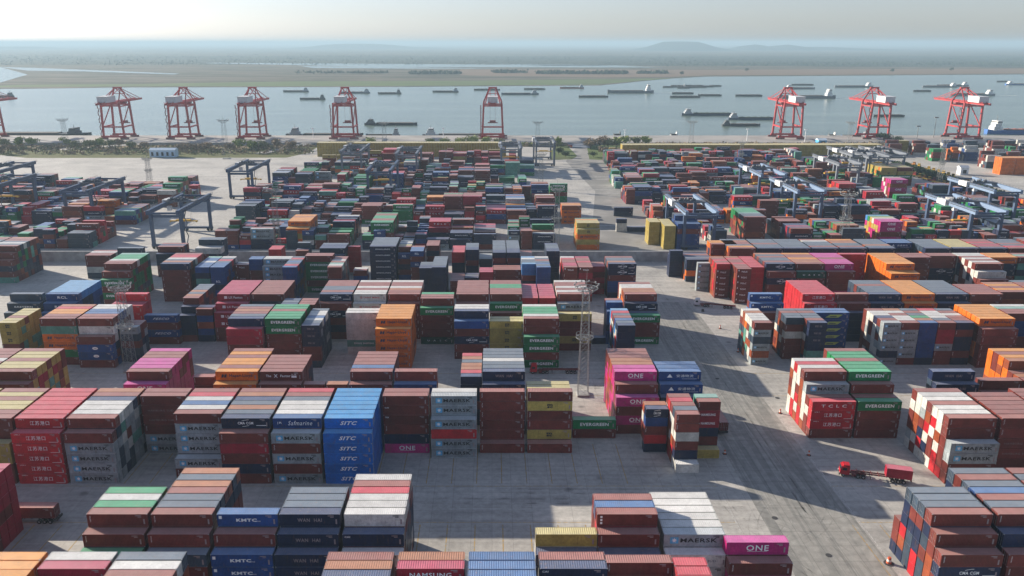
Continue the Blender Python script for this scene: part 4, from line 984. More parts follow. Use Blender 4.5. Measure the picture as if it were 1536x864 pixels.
for px, b, t, l in ((100, 222, 180, "mast on the river bank at the left edge"), (340, 238, 181, "mast on the river bank left of the first white-boxed crane"),
                    (806, 218, 184, "mast on the quay right of the middle crane"), (1036, 219, 183, "mast on the quay at the right of centre"), (577, 219, 185, "mast on the quay behind the moored hopper barge"),
                    (1272, 226, 184, "mast on the quay behind the right crane cluster")):
    mast_px(px, b, t, l, grey=SG, rings=(1.0,), n=8, w=4)
for px, b, t, l in ((1375, 208, 190, "thin dark lamp post on the quay left of the two right cranes"), (1400, 207, 177, "taller dark lamp post on the quay between the two right cranes")):
    X, Y = at(px, b); z = zat(Y, t); r = empty("lamp_post", (X, Y, 0)); tag(r, l, "lamp post")
    MB().tube((0,0,0), (0,0,z), .5, .25).build("post", SG, parent=r); MB().box(-2.6, 2.6, -.5, .5, z, z+1.2).build("lamp_head", SG, parent=r)
for px, b, t, l in ((937, 207, 195, "short white pole on the quay right of the approach road"), (1120, 212, 194, "white pole at the quay's inner edge in front of the right river reach"), (1207, 213, 195, "white pole beside the leftmost of the right-hand cranes"), (470, 207, 193, "short white pole between the third and fourth cranes"), (665, 207, 193, "short white pole beside the pale moored ship")):
    X, Y = at(px, b); z = zat(Y, t); r = empty("lamp_post", (X, Y, 0)); tag(r, l, "lamp post")
    MB().tube((0,0,0), (0,0,z), .45, .25).build("post", WHITE, parent=r); MB().box(-1.5, 1.5, -.4, .4, z, z+.8).build("lamp_head", WHITE, parent=r)

# ------------------------------------------------------------ rubber-tyred gantry cranes
RT_D = mat("gantry_navy", (0.028, 0.058, 0.125), 0.45, c2=(0.05, 0.08, 0.14), sc2=.3); RT_G = mat('gantry_grey', (.13, .15, .18), .5); RT_L = mat("gantry_sunlit_blue", (0.15, 0.22, 0.33), 0.5)  # RT_L: the navy with sunlight put into the colour, for the right-hand girders
WBOX = mat("house_white", (0.72, 0.73, 0.72), 0.5, c2=(.5,.5,.5), sc2=.4); RUB = mat("rubber", (0.02, 0.02, 0.02), 0.8); YEL = mat("machine_yellow", (0.55, 0.33, 0.03), 0.5)
GRAT = mat("grating_grey", (0.10, 0.11, 0.13), 0.7)
def make_rtg(pale):
    """span along Y 25 m, wheelbase along X 13 m; base at the near left wheel"""
    root = empty("gantry_crane", (0, 0, 0)); body = {2: RT_L, 3: RT_G}.get(pale, RT_D); W, S, Hh = 16.2, 44.0, 19.5
    for x in (0, W):
        for y in (0, S):
            l = MB(); l.beam((x, y, 1.6), (x, y, Hh), 1.6, 1.8); l.build("leg", body, parent=root)
    for y in (0, S):
        m = MB(); m.box(-1.2, W + 1.2, y - .6, y + .6, 1.3, 2.5); m.build("sill_beam", body, parent=root)
        w = MB()
        for x in (-.2, 1.8, W - 1.8, W + .2): w.tube((x, y - .45, .8), (x, y + .45, .8), .8, n=12)
        w.build("wheels", RUB, parent=root)
        c = MB(); c.box(-.5, W + .5, y - .45, y + .45, Hh - 2.2, Hh - .8); c.build("cross_beam", body, parent=root)
    for x in (0, W):
        g = MB(); g.box(x - .8, x + .8, -4, S + 4, Hh, Hh + 2.3); g.build("main_girder", RT_L if pale in (1, 2) else body, parent=root)
        r = MB(); s = -1 if x == 0 else 1; xo = x + s * 1.7
        r.box(min(x + s*.81, xo), max(x + s*.81, xo), -4, S + 4, Hh + 1.75, Hh + 1.85)
        for k in range(18):
            yy = -4 + k * (S + 8) / 17; r.beam((xo, yy, Hh + 1.8), (xo, yy, Hh + 3.0), .1)
        r.beam((xo, -4, Hh + 3.0), (xo, S + 4, Hh + 3.0), .1); r.beam((xo, -4, Hh + 2.4), (xo, S + 4, Hh + 2.4), .07); r.build("walkway", GRAT, parent=root)
    for y in (-4, S + 4):
        e = MB(); e.box(.81, W - .81, y - .3, y + .3, Hh + .4, Hh + 1.4); e.build("end_tie", body, parent=root)
    ty = S * .55
    t = MB(); t.box(-.4, W + .4, ty - 3, ty + 3, Hh + 2.0, Hh + 2.7)
    for k in range(9): t.box(1 + k*1.2, 1.8 + k*1.2, ty - 2 + (k % 3), ty + (k % 3), Hh + 2.7, Hh + 3.6 + (k % 2)*.8)
    tro = t.build("trolley", GRAT, parent=root)
    cb = MB(); cb.box(1.2, 3.4, ty - 4.4, ty - 2.4, Hh - 2.6, Hh); cb.build("operator_cab", WBOX, parent=tro)
    sp = MB(); z = Hh - 9
    for a in (3.5, W - 3.5):
        for b in (-1, 1): sp.beam((a, ty + b, Hh + 2), (a, ty + b, z), .06)
    sp.build("hoist_ropes", GRAT, parent=root)
    s2 = MB(); s2.box(.4, W - .4, ty - .5, ty + .5, z - .6, z); s2.box(4, W - 4, ty - 1, ty + 1, z, z + .6)
    for a in (.4, W - .9): s2.box(a, a + .5, ty - 1.2, ty + 1.2, z - .9, z - .2)
    s2.build("spreader", YEL, parent=root)
    hx = -2.0
    h = MB(); h.box(hx - .4, hx + 2, S * .52, S * .52 + 5, Hh - .2, Hh + 3); h.box(hx - .4, hx + 2, S*.52 + 5.4, S*.52 + 9, Hh - .2, Hh + 2.8); h.build("machine_house", WBOX, parent=root)
    st = MB()
    for k in range(5):
        z0 = 2.4 + k * 3.6; a, b = (2, 5) if k % 2 == 0 else (5, 2)
        st.beam((W + 1.2, a, z0), (W + 1.2, b, z0 + 3.6), .5, .1)
    st.build("stairs", GRAT, parent=root)
    return root
protos = {k: make_rtg(k) for k in (0, 1, 3)}; first = [True] * 4
def rtg(pxl, pyb, kind, label, span=None, flip=False, dx=0):
    X, Y = at(pxl, pyb)
    o = protos[kind] if first[kind] else copy_tree(protos[kind]); first[kind] = False
    o.location = (X + dx, Y, 0); tag(o, label, "gantry crane", "gantry cranes standing over the container rows")
def rt(px, Yf, kind, label):
    """px: the near left leg's foot column, Yf: runway line"""
    py = proj(0, Yf, 0)[1]; rtg(px, py, kind, label)
rt(232, 424, 0, "dark blue gantry crane nearest the left, by the open ground beyond the wall")
rt(347, 570, 0, "dark blue gantry crane at the edge of the empty paving left of centre")
rt(103, 486, 0, "dark blue gantry crane at the far left, the right one of the overlapping group")
rt(-38, 500, 0, "dark blue gantry crane cut by the left edge, lower one")
rt(-30, 560, 0, "dark blue gantry crane cut by the left edge, upper one")
rt(553, 566, 0, "dark blue gantry crane with a white box above the centre rows")
rt(1024, 422, 1, "gantry crane with pale girders just beyond the wall right of the road")
rt(1136, 549, 1, "gantry crane with pale girders, the upper left of the right-hand pair")
rt(1189, 486, 1, "gantry crane with pale girders and white boxes, the lower of the right-hand pair")
rt(1449, 424, 1, "large gantry crane with pale girders and two white boxes near the right edge")
rt(1478, 486, 1, "gantry crane with pale girders behind the large one at the right edge")
for k, (px, py, l) in enumerate(((1252, 600, "pale grey gantry crane in the cluster right of centre, nearest and leftmost"), (1272, 652, "pale grey gantry crane in the far cluster, second from the left"), (1296, 640, "pale grey gantry crane in the far cluster, third from the left"), (1322, 655, "pale grey gantry crane in the far cluster, rightmost"))):
    rt(px, py, 3, l)
for px, py, l in ((514, 672, "grey gantry crane behind the mustard containers at the far centre"), (596, 655, "grey gantry crane above the far centre rows"), (752, 690, "grey gantry crane at the right end of the far left rows"), (804, 730, "grey gantry crane by the central verge")):
    rt(px, py, 3, l)

# ------------------------------------------------------------ quay deck on piles, with its two bridges
QM = mat("quay_concrete", (0.36, 0.34, 0.31), 0.8, c2=(0.27, 0.26, 0.24), sc2=0.03); PILE = mat("pile_dark", (0.13, 0.12, 0.11), 0.9)
QY0, QY1 = 898.0, 976.0
q = MB(); q.box(-900, 900, QY0, QY1, -1.2, .6); q.box(-900, 900, QY0 - .1, QY0 + .5, .6, 1.2)
struct(q.build("quay_deck", QM))
p = MB(); x = -890
while x < 700:
    for y in (QY0 + 2, QY0 + 20, QY1 - 3): p.tube((x, y, -7), (x, y, -1.2), .8, n=6)
    x += 9
struct(p.build("quay_piles", PILE))
b = MB(); b.box(xl + 2, xr - 6, 860, QY0 + 1, -.9, .45); b.box(xl + 1.6, xl + 2, 860, QY0, .4, 1.3); b.box(xr - 6, xr - 5.6, 860, QY0, .4, 1.3)
struct(b.build("bridge_road", mat("bridge_asphalt", (0.17, 0.19, 0.22), .75)))
b = MB(); a0 = at(165, 228); a1 = at(225, 212); a2 = at(96, 229)
b.beam((a0[0] - 60, 845, -.2), (a0[0] + 12, QY0 + 2, -.2), 13, 1.2)
struct(b.build("bridge_road", QM))
b = MB(); b.beam((at(388, 232)[0], 812, .3), (at(478, 208)[0], QY0 + 4, .1), 12, .7); struct(b.build("bridge_road", QM))
# ------------------------------------------------------------ ship-to-shore cranes
CR = mat("crane_red", (0.40, 0.018, 0.022), 0.45, c2=(0.32, 0.025, 0.025), sc2=.05); CRD = mat("crane_dark_red", (0.17, 0.03, 0.03), .6)
def make_sts():
    root = empty("quay_crane", (0, 0, 0)); W, G, Hb = 24.0, 27.0, 39.0
    w2 = W / 2
    for x in (-w2, w2):
        for y, top in ((0, Hb), (G, Hb)):
            l = MB(); l.beam((x, y, 2.4), (x * .86, y, top + 2), 1.9, 2.0); l.build("leg", CR, parent=root)
        f = MB()
        f.beam((x, 0, 14), (x, G, 14), 1.4, 1.6); f.beam((x*.95, 0, 15), (x*.9, G, Hb), .9); f.beam((x*.88, 0, Hb - 2), (x*.88, G, Hb - 2), 1.3)
        f.build("side_brace", CR, parent=root)
    for y in (0, G):
        s = MB(); s.box(-w2 - 2, w2 + 2, y - 1, y + 1, 2.0, 4.0)
        s.beam((-w2*.88, y, Hb - 1.2), (w2*.88, y, Hb - 1.2), 1.3, 1.6)
        if y == 0: s.beam((-w2, y, 14), (w2, y, 14), 1.2, 1.6)
        s.build("sill_beam", CR, parent=root)
        for x in (-w2, w2):
            b = MB()
            for k in range(-3, 4): b.tube((x + k*1.5, y - .4, .7), (x + k*1.5, y + .4, .7), .7, n=8)
            b.box(x - 5, x + 5, y - .7, y + .7, 1.2, 2.1)
            b.build("bogie", CRD, parent=root)
    for x in (-3.4, 3.4):
        g = MB(); g.box(x - .7, x + .7, -26, G + 52, Hb + 1, Hb + 3.2); g.build("boom_girder", CR, parent=root)
    t = MB()
    for y in range(-26, int(G + 52), 6): t.box(-3.4, 3.4, y, y + .8, Hb + 1.6, Hb + 2.6)
    t.box(-5.2, -4.2, -26, G + 52, Hb + 3.0, Hb + 3.2); t.beam((-5.2, -26, Hb + 4.3), (-5.2, G + 52, Hb + 4.3), .15)
    t.build("boom_ties", CR, parent=root)
    a = MB(); ap = Hb + 17.5
    for x in (-w2*.86, w2*.86): a.beam((x, G, Hb + 2), (x*.35, G - 3, ap), 1.3); a.beam((x*.8, 4, Hb + 2), (x*.35, G - 3, ap), 1.0)
    a.box(-5, 5, G - 4.4, G - 1.6, ap - .6, ap + 1.0); a.beam((-w2*.6, G - 1.5, Hb + 11), (w2*.6, G - 1.5, Hb + 11), .7)
    a.build("apex_frame", CR, parent=root)
    s = MB()
    for x in (-3, 3):
        s.beam((x, G - 3, ap), (x, G + 26, Hb + 3), .55); s.beam((x, G - 3, ap), (x, G + 48, Hb + 3), .55); s.beam((x, G - 3, ap), (x, -22, Hb + 3), .55)
    s.build("stay_bars", CR, parent=root)
    h = MB(); h.box(-5.5, 5.5, -18, 4, Hb + 3.4, Hb + 9.6); mh = h.build("machinery_house", mat('house_grey_white', (.5, .51, .52), .6), parent=root)
    rf = MB(); rf.box(-5.9, 5.9, -18.4, 4.4, Hb + 9.6, Hb + 10.1); rf.build("roof", mat("roof_grey", (.55,.56,.57), .6), parent=mh)
    c = MB(); c.box(-4.4, 4.4, G + 2, G + 8, Hb - .6, Hb + 1); tro = c.build("trolley", CRD, parent=root)
    cb = MB(); cb.box(-1.2, 1.4, G + 9, G + 12, Hb - 3.4, Hb - .6); cb.build("operator_cab", WBOX, parent=tro)
    r = MB()
    for x in (-3, 3): r.beam((x, G + 5, Hb), (x, G + 5, 17), .2)
    r.box(-6, 6, G + 4, G + 6, 15.4, 16.4); r.box(-3.5, 3.5, G + 3.6, G + 6.4, 16.4, 18.6); r.build("spreader", CRD, parent=root)
    st = MB()
    for k in range(9):
        z = 3 + k * 4; st.beam((-w2 - 1.6, -2, z), (-w2 - 1.6, 1.5 if k % 2 else -2.5, z + 4), .9, .2); st.box(-w2 - 2.8, -w2 - .6, -2.2, 1.8, z - .15, z)
    st.build("stair_tower", CRD, parent=root)
    return root
sts0 = make_sts()
for i, (pxl, pxr, l) in enumerate(((155, 205, "red quay crane, leftmost whole one, by the dark moored barge"), (256, 300, "red quay crane, second whole one from the left"), (360, 402, "red quay crane, third whole one from the left, beside the grey moored ship"),
                    (501, 537, "red quay crane with a wide white house over the moored ships left of centre"), (723, 755, "red quay crane in the middle, seen square on, nearest the approach road"), (1158, 1200, "red quay crane, leftmost of the three on the right"),
                    (1283, 1332, "red quay crane, middle one of the three on the right"), (1417, 1466, "red quay crane, rightmost of the three on the right"), (-42, 8, "red quay crane cut off by the left edge"))):
    o = sts0 if i == 0 else copy_tree(sts0)
    z_ = proj(0, 950, 0)[2]; o.location = (((pxl + pxr) / 2 - VX) * z_ / F, 936, .6)
    if i in (5, 6, 7): o.scale = (1, 1, 1)
    tag(o, l, "quay crane", "red quay cranes along the river")

# ------------------------------------------------------------ ships and barges
HULLS = dict(k=mat("hull_black", (0.035, 0.037, 0.04), .6), g=mat("hull_grey", (0.12, 0.13, 0.15), .6), b=mat("hull_blue", (0.03, 0.12, 0.36), .5), r=mat("hull_red", (0.28, 0.07, 0.05), .6), n=mat("hull_dark_blue", (0.035, 0.06, 0.10), .6), p=mat("hull_pale", (0.34, 0.36, 0.38), .6))
HOLD = mat("hold_dark", (0.06, 0.055, 0.05), .9); COALM = mat("cargo_brown", (0.13, 0.10, 0.08), .95)
def ship(x0, x1, py, label, hull='k', house=1, hc=WBOX, cargo=COALM, hh=1.0, beam=None, cat="ship", cgo=.5):
    """house: +1 at the right end, -1 at the left end, 0 none"""
    Xa, Y = at(x0, py, WZ); Xb, _ = at(x1, py, WZ); L = Xb - Xa; hh = hh * (.8 if py > 160 and cat == "barge" else 1); Bm = beam or max(7, min(20, L * .15)); fb = 2.6 * hh + L * .008
    root = empty("cargo_ship" if cat == "ship" else "barge", ((Xa + Xb) / 2, Y, WZ)); tag(root, label, cat)
    s = -1 if house >= 0 else 1      # bow side
    n = 14; sec = []
    for i in range(n + 1):
        t = i / n; x = -L / 2 + L * t; u = (t if s > 0 else 1 - t)
        w = Bm / 2 * min(1, .55 + 2.2 * u) * (1 if u < .82 else max(.12, math.cos((u - .82) / .18 * 1.35)))
        z = fb * (1 + (.55 * ((u - .8) / .2) ** 2 if u > .8 else 0) + (.25 * ((.1 - u) / .1) if u < .1 else 0))
        sec.append((x, w, z))
    m = MB(); pts = []
    for x, w, z in sec: pts += [(x, -w * .82, -.6), (x, -w, z), (x, w, z), (x, w * .82, -.6)]
    f = []
    for i in range(n):
        a = 4 * i; f += [(a, a+4, a+5, a+1), (a+1, a+5, a+6, a+2), (a+2, a+6, a+7, a+3)]
    f += [(0, 1, 2, 3), (4*n+3, 4*n+2, 4*n+1, 4*n)]
    m.poly(pts, f); m.build("hull", HULLS[hull], parent=root)
    lo, hi = -L * .42, L * .42
    if house > 0: hi = L * .27
    if house < 0: lo = -L * .27
    c = MB(); c.box(lo, hi, -Bm * .36, Bm * .36, fb * .9, fb + 1.1); c.build("hatch_coaming", HOLD, parent=root)
    if cgo:
        g = MB(); k = max(2, int(L / 12))
        for i in range(k):
            a = lo + (hi - lo) * i / k; b_ = lo + (hi - lo) * (i + 1) / k; g.poly([(a+.4, -Bm*.3, fb+1.1), (b_-.4, -Bm*.3, fb+1.1), (b_-.4, Bm*.3, fb+1.1), (a+.4, Bm*.3, fb+1.1), ((a+b_)/2, 0, fb+1.1+cgo*2.4*hh)], [(0,1,4),(1,2,4),(2,3,4),(3,0,4)])
        g.build("cargo", cargo, parent=root)
    if house:
        hx = house * L * .385; hl = min(11, L * .16)
        d = MB(); d.box(hx - hl/2, hx + hl/2, -Bm*.38, Bm*.38, fb*.9, fb + 3.2*hh); d.box(hx - hl*.36, hx + hl*.36, -Bm*.34, Bm*.34, fb + 3.2*hh, fb + 5.8*hh); d.box(hx - hl*.22, hx + hl*.3, -Bm*.42, Bm*.42, fb + 5.8*hh, fb + 8*hh)
        dh = d.build("deckhouse", hc, parent=root)
        w = MB(); w.box(hx - hl*.24, hx + hl*.32, -Bm*.425, Bm*.425, fb + 6.6*hh, fb + 7.3*hh); w.build("windows", HOLD, parent=dh)
        t = MB(); t.tube((hx, 0, fb + 8*hh), (hx, 0, fb + 12.5*hh), .35, .15); t.beam((hx, -2, fb + 11*hh), (hx, 2, fb + 11*hh), .2); t.build("mast", SG, parent=dh)
    bm_ = MB(); bx = s * L * .46; bm_.tube((bx, 0, fb), (bx, 0, fb + 4.5), .3, .15); bm_.build("bow_mast", SG, parent=root)
    return root
GH = mat("deckhouse_grey", (.33,.35,.37), .6); DK = mat("deckhouse_dark", (.08,.09,.1), .6)
for a in ((425, 463, 138, "dark river barge left of the others far out on the river", 'k', 1, GH), (450, 488, 149.5, "thin low barge alone in mid river left of the fourth crane", 'k', 1, DK), (511, 555, 140, "blue-grey barge behind the fourth crane", 'n', 1, GH),
          (567, 602, 141, "dark barge right of the fourth crane", 'k', 1, DK), (649, 688, 138.5, "dark barge with raised ends between the fourth and middle cranes", 'k', 1, GH), (711, 750, 135.5, "distant low barge behind the middle crane's apex", 'k', 0, DK),
          (752, 808, 142, "dark barge with a stern house right of the middle crane", 'n', 1, GH), (786, 818, 134.5, "small distant barge near the far bank at the centre", 'k', 0, DK), (840, 876, 132.8, "reddish barge close to the far bank", 'r', 1, GH),
          (868, 912, 146, "low dark barge in mid river above the approach road", 'k', 0, DK), (1083, 1140, 189, "flat dark barge in the near water right of centre", 'k', -1, DK), (1103, 1143, 144.5, "low dark barge right of the barge raft", 'k', 0, DK),
          (1005, 1050, 146.5, "dark barge, lower of the close pair right of centre", 'k', 0, DK), (1008, 1040, 141, "dark barge, upper of the close pair right of centre", 'k', 0, DK), (1047, 1082, 144, "dark laden barge just right of the close pair", 'k', 0, DK),
          (1187, 1220, 128, "small distant barge beyond the white-housed one", 'k', 0, DK), (1178, 1222, 133.5, "grey barge with a white house at its left end", 'g', -1, WBOX), (1370, 1396, 137.5, "small dark barge between the two right cranes", 'k', 0, DK),
          (1495, 1512, 123, "tiny dark barge near the far bank at the right", 'k', 0, DK), (1508, 1560, 127.5, "blue and white barge cut off by the right edge", 'b', -1, WBOX), (1310, 1356, 175, "low dark barge behind the middle right crane", 'k', 0, DK),
          (547, 626, 187.5, "long flat sand barge in the near water left of centre", 'k', -1, DK), (-25, 21, 146, "dark barge cut off by the left edge", 'k', 1, DK)):
    ship(a[0], a[1], a[2], a[3], a[4], a[5], a[6], cat="barge", hh=.9, cgo=.3)
ship(911, 980, 139.5, "large dark and rust-bowed cargo ship under way right of centre, white house astern", 'g', 1, WBOX, hh=1.7, cgo=.1)
ship(1168, 1252, 147.5, "large dark cargo ship with a white house above the leftmost right-hand crane", 'g', 1, WBOX, hh=1.7, cgo=.1)
ship(1252, 1309, 131, "dark cargo ship with a white house near the far bank at the right", 'g', 1, WBOX, hh=1.1, cgo=.3)
ship(1384, 1435, 131, "laden cargo ship, left of the pair lying together near the far bank", 'g', 1, WBOX, hh=1.0)
ship(1405, 1452, 129.5, "laden cargo ship, right of the pair lying together near the far bank", 'n', 1, WBOX, hh=1.0)
ship(1425, 1491, 143.5, "dark cargo ship passing behind the rightmost crane", 'g', 1, WBOX, hh=1.1)
ship(1022, 1102, 173, "green-grey laden ship with a tall white mast, white house at its left end", 'n', -1, GH, hh=.9, cargo=mat("cargo_green", (.08,.12,.09), .9))
ship(1092, 1162, 179.5, "laden ship below the green-grey one, partly behind the red crane", 'n', -1, GH, hh=.9, cargo=MATS["cargo_green"])
ship(-60, 135, 204, "long dark barge moored at the left end of the quay", 'k', 1, DK, hh=.85, cgo=0)
ship(430, 545, 205.5, "grey-housed ship moored beside the fourth crane", 'k', -1, GH, hh=1.0, cgo=0)
ship(549, 600, 206, "blue-grey tug-like ship moored right of the fourth crane", 'n', 1, GH, hh=1.0, cgo=0)
ship(634, 740, 206, "pale-housed ship moored left of the middle crane", 'g', -1, mat("deckhouse_pale", (.5,.53,.54), .6), hh=1.0, cgo=0)
ship(1478, 1600, 200.5, "blue-hulled ship with a tall white house moored at the right end", 'b', -1, WBOX, hh=1.5, cargo=mat("hatch_red", (.3,.1,.07), .7), cgo=.3)
ship(1262, 1302, 206, "small blue boat moored between the right cranes", 'b', 1, GH, hh=.6, cgo=0)
for px, py, l, h in ((1247, 204.5, "small white launch beside the quay right of centre", 'p'), (1010, 203.5, "tiny dark boat off the quay right of the approach road", 'p'), (925, 203.5, "tiny dark boat off the quay just right of the approach road bridge", 'k')):
    ship(px - 5, px + 6, py, l, h, 1, WBOX if h == 'p' else DK, hh=.45, cat="boat", cgo=0)
rr = random.Random(3)
for i, (dx, dy) in enumerate(((0,0),(17,-.4),(33,.3),(48,0),(12,-1.6),(28,-1.8),(44,-1.7),(60,-.8),(70,-1.6),(22,1.2))):
    ship(994 + dx, 1012 + dx, 131.3 + dy, "barge in the tight raft of moored barges near the far bank", 'k', 1 if i == 1 else 0, GH, hh=.8, cat="barge", cgo=.5)["group"] = "barges rafted together"

# ------------------------------------------------------------ lorries and yard vehicles
GLS = mat("windscreen_dark", (0.02, 0.025, 0.03), 0.15); CHS = mat("chassis_dark", (0.05, 0.045, 0.045), 0.7); CHR = mat("chassis_red", (0.16, 0.03, 0.03), 0.6)
def lorry(x, y, rz, cabm, label, chm=CHS, trailer=True, Lt=12.8, cab=True):
    root = empty("lorry", (x, y, 0), rz); tag(root, label, "lorry")
    def wheel(cx, cy, w=.35):
        m = MB(); m.tube((cx, cy - w/2, .52), (cx, cy + w/2, .52), .52, n=14); m.cur = 1; m.tube((cx, cy - w/2 - .01, .52), (cx, cy + w/2 + .01, .52), .24, n=10); m.build("wheel", RUB, STEEL, parent=root)
    if cab:
        m = MB(); p = [(-.1, .75), (.05, .75), (.05, 1.9), (.32, 2.95), (2.3, 2.95), (2.3, .75)]
        n = len(p); m.poly([(a, -1.22, z) for a, z in p] + [(a, 1.22, z) for a, z in p], [tuple(range(n)), tuple(range(2*n-1, n-1, -1))] + [((i+1) % n, i, n+i, n+(i+1) % n) for i in range(n)])
        m.box(.7, 2.25, -1.0, 1.0, 2.95, 3.3); cabo = m.build("cab", cabm, parent=root)
        w = MB(); w.poly([(.04, -1.08, 1.95), (.04, 1.08, 1.95), (.27, 1.05, 2.82), (.27, -1.05, 2.82)], [(0, 3, 2, 1)])
        for s in (-1, 1): w.poly([(.55, s*1.235, 1.9), (1.6, s*1.235, 1.9), (1.6, s*1.235, 2.65), (.65, s*1.235, 2.65)], [(0,1,2,3)] if s < 0 else [(3,2,1,0)])
        w.build("windows", GLS, parent=cabo)
        l = MB(); l.box(-.14, .02, -1.2, 1.2, .45, .85); l.build("bumper", CHS, parent=cabo)
        for s in (-1, 1): h = MB(); h.box(-.16, -.1, s*.9 - .18, s*.9 + .18, .9, 1.12); h.build("headlight", WHITE, parent=cabo)
        f = MB(); f.box(1.2, 6.4, -.42, .42, .75, 1.05); f.box(2.9, 4.0, -1.15, -.5, .5, 1.1); f.box(2.9, 4.0, .5, 1.15, .5, 1.1); f.build("tractor_frame", chm, parent=root)
        for cx in (.9, 4.4, 5.7):
            for s in (-1, 1): wheel(cx, s * (1.02 if cx < 1 else .95), .35 if cx < 1 else .6)
    if trailer:
        x0 = 4.2
        f = MB()
        for s in (-1, 1): f.box(x0, x0 + Lt, s*.5 - .08, s*.5 + .08, 1.1, 1.45)
        for k in range(8): f.box(x0 + k * Lt / 7.6, x0 + k * Lt / 7.6 + .15, -1.2, 1.2, 1.28, 1.42)
        f.box(x0 + Lt - .25, x0 + Lt, -1.2, 1.2, .9, 1.45); f.build("trailer_frame", chm, parent=root)
        for k in range(3):
            for s in (-1, 1): wheel(x0 + Lt - 4.4 + 1.3 * k, s * .93, .6)
        g = MB()
        for s in (-1, 1): g.box(x0 + 3.2, x0 + 3.35, s*.8 - .06, s*.8 + .06, .05, 1.1)
        g.build("landing_gear", CHS, parent=root)
    return root
REDC = mat("cab_red", (0.45, 0.012, 0.02), 0.35)
X, Y = at(1258, 711); X2, Y2 = at(1360, 724); rz = math.atan2(Y2 - Y, X2 - X)
lorry(X, Y, rz, REDC, "red articulated lorry with an empty front half of its trailer on the right-hand paving", CHR)
c = make_container(0, 0, 0, 6.06, 2.56, 'R', False); q0 = Vector((math.cos(rz), math.sin(rz))); nrm = Vector((-q0.y, q0.x)); b0 = Vector((X, Y)) + q0 * 10.9 - nrm * 1.22
c.location = (b0.x, b0.y, 1.46); c.rotation_euler = (0, 0, rz); tag(c, "short red container riding on the rear of the red lorry's trailer", "container")
X, Y = at(20, 786); lorry(X - 6.5, Y + 1.2, 0, mat("cab_maroon", (.15,.02,.02), .5), "dark trailer with a brown container, parked at the lower left beside the tall red stack")
c = make_container(X - 2.2, Y, 1.46, 12.19, 2.85, 'm', False); tag(c, "long dark brown container riding on the trailer at the lower left", "container")
X, Y = at(1086, 655); lorry(X, Y + 17.5, -math.pi / 2, mat("cab_dark", (.03,.035,.04), .5), "dark trailer seen end-on beside the mint-roofed stack at the road")
c = make_container(0, 0, 0, 12.19, 2.6, 'm', False); c.rotation_euler = (0, 0, -math.pi / 2); c.location = (X - 1.22, Y + 13.0, 1.46); tag(c, "brown container end-on on the trailer beside the road", "container")
X, Y = at(795, 559); lorry(X, Y, 0, REDC, "dark red lorry with an empty trailer in the shade before the green stack", CHR)
X, Y = at(1041, 458); X2, Y2 = at(1100, 463); lorry(X, Y, math.atan2(Y2 - Y, X2 - X), WBOX, "white-cabbed lorry with an empty rust trailer on the road's right side", CHR)
X, Y = at(857, 222); lorry(X, Y, math.pi / 2 + .1, mat("cab_orange", (.5,.13,.05), .5), "orange lorry on the approach road by the quay", CHR, trailer=True)
X, Y = at(800, 308.5); lorry(X, Y, 0, REDC, "red-cabbed lorry beneath the far left rows' end", CHR)
X, Y = at(1193, 379); 
# reach trucks and terminal tractors lined up far right
YM = [mat("tractor_yellow", (0.6, 0.38, 0.04), .5), mat("tractor_orange", (0.5, 0.2, 0.03), .5), mat("tractor_red", (0.38, 0.04, 0.03), .5)]
def tractor(x, y, rz, m_, body_only=False):
    r = empty("terminal_tractor", (x, y, 0), rz)
    b = MB(); b.box(0, 6.5, -1.2, 1.2, .6, 1.3); b.build("frame", m_, parent=r)
    c_ = MB(); c_.box(.3, 2.2, -1.2, .6, 1.3, 3.0); c_.build("cab", m_, parent=r)
    w = MB(); w.box(.25, 2.25, -1.23, .63, 2.1, 2.7); w.build("windows", GLS, parent=r)
    t = MB()
    for a in (1, 5.2):
        for s in (-1, 1): t.tube((a, s*1.2 - .2, .5), (a, s*1.2 + .2, .5), .5, n=8)
    t.build("wheels", RUB, parent=r); return r
tp = [tractor(0, 0, 0, m_) for m_ in YM]; usedt = [0, 0, 0]
rt = random.Random(9)
a, b2 = at(1352, 256), at(1440, 287)
for r_ in range(4):
    for k in range(13):
        t = k / 12; px = 1352 + 88 * t + r_ * 7; py = 257 + 27 * t - r_ * 3.0
        if rt.random() < .12: continue
        j = rt.choice((0, 0, 0, 1, 2)); X, Y = at(px, py)
        o = tp[j] if not usedt[j] else copy_tree(tp[j]); usedt[j] = 1; o.location = (X, Y, 0); o.rotation_euler = (0, 0, 2.3 + rt.uniform(-.1, .1))
        tag(o, ("yellow", "orange", "red")[j] + " terminal tractor parked in the crowded lot along the hedge at the far right", "tractor", "%s terminal tractors parked along the hedge" % ("yellow", "orange", "red")[j])
# ------------------------------------------------------------ sheds, bollards, drums
def shed(px0, px1, py, d, h, m_, label, roofm, win=5):
    X, Y = at(px0, py); X2, _ = at(px1, py); r = empty("site_cabin", (X, Y, 0)); tag(r, label, "building")
    L_ = X2 - X; b = MB(); b.box(0, L_, 0, d, 0, h); wo_ = b.build("wall", m_, parent=r)
    ro = MB(); ro.poly([(-.5, -.5, h), (L_+.5, -.5, h), (L_+.5, d+.5, h), (-.5, d+.5, h), (-.5, d/2, h+1.8), (L_+.5, d/2, h+1.8)], [(0,1,5,4),(2,3,4,5),(0,4,3),(1,2,5),(0,3,2,1)]); ro.build("roof", roofm, parent=r)
    for k in range(win):
        w = MB(); a = L_ * (k + .3) / win; w.box(a, a + L_ / win * .45, -.06, .0, h*.2, h*.72); w.build("window", GLS, parent=wo_)
shed(225, 263, 236, 9, 7, mat("shed_blue", (.42,.55,.66), .6), "pale blue and white cabin on the green verge at the far left", mat("shed_roof", (.5,.6,.68), .5))
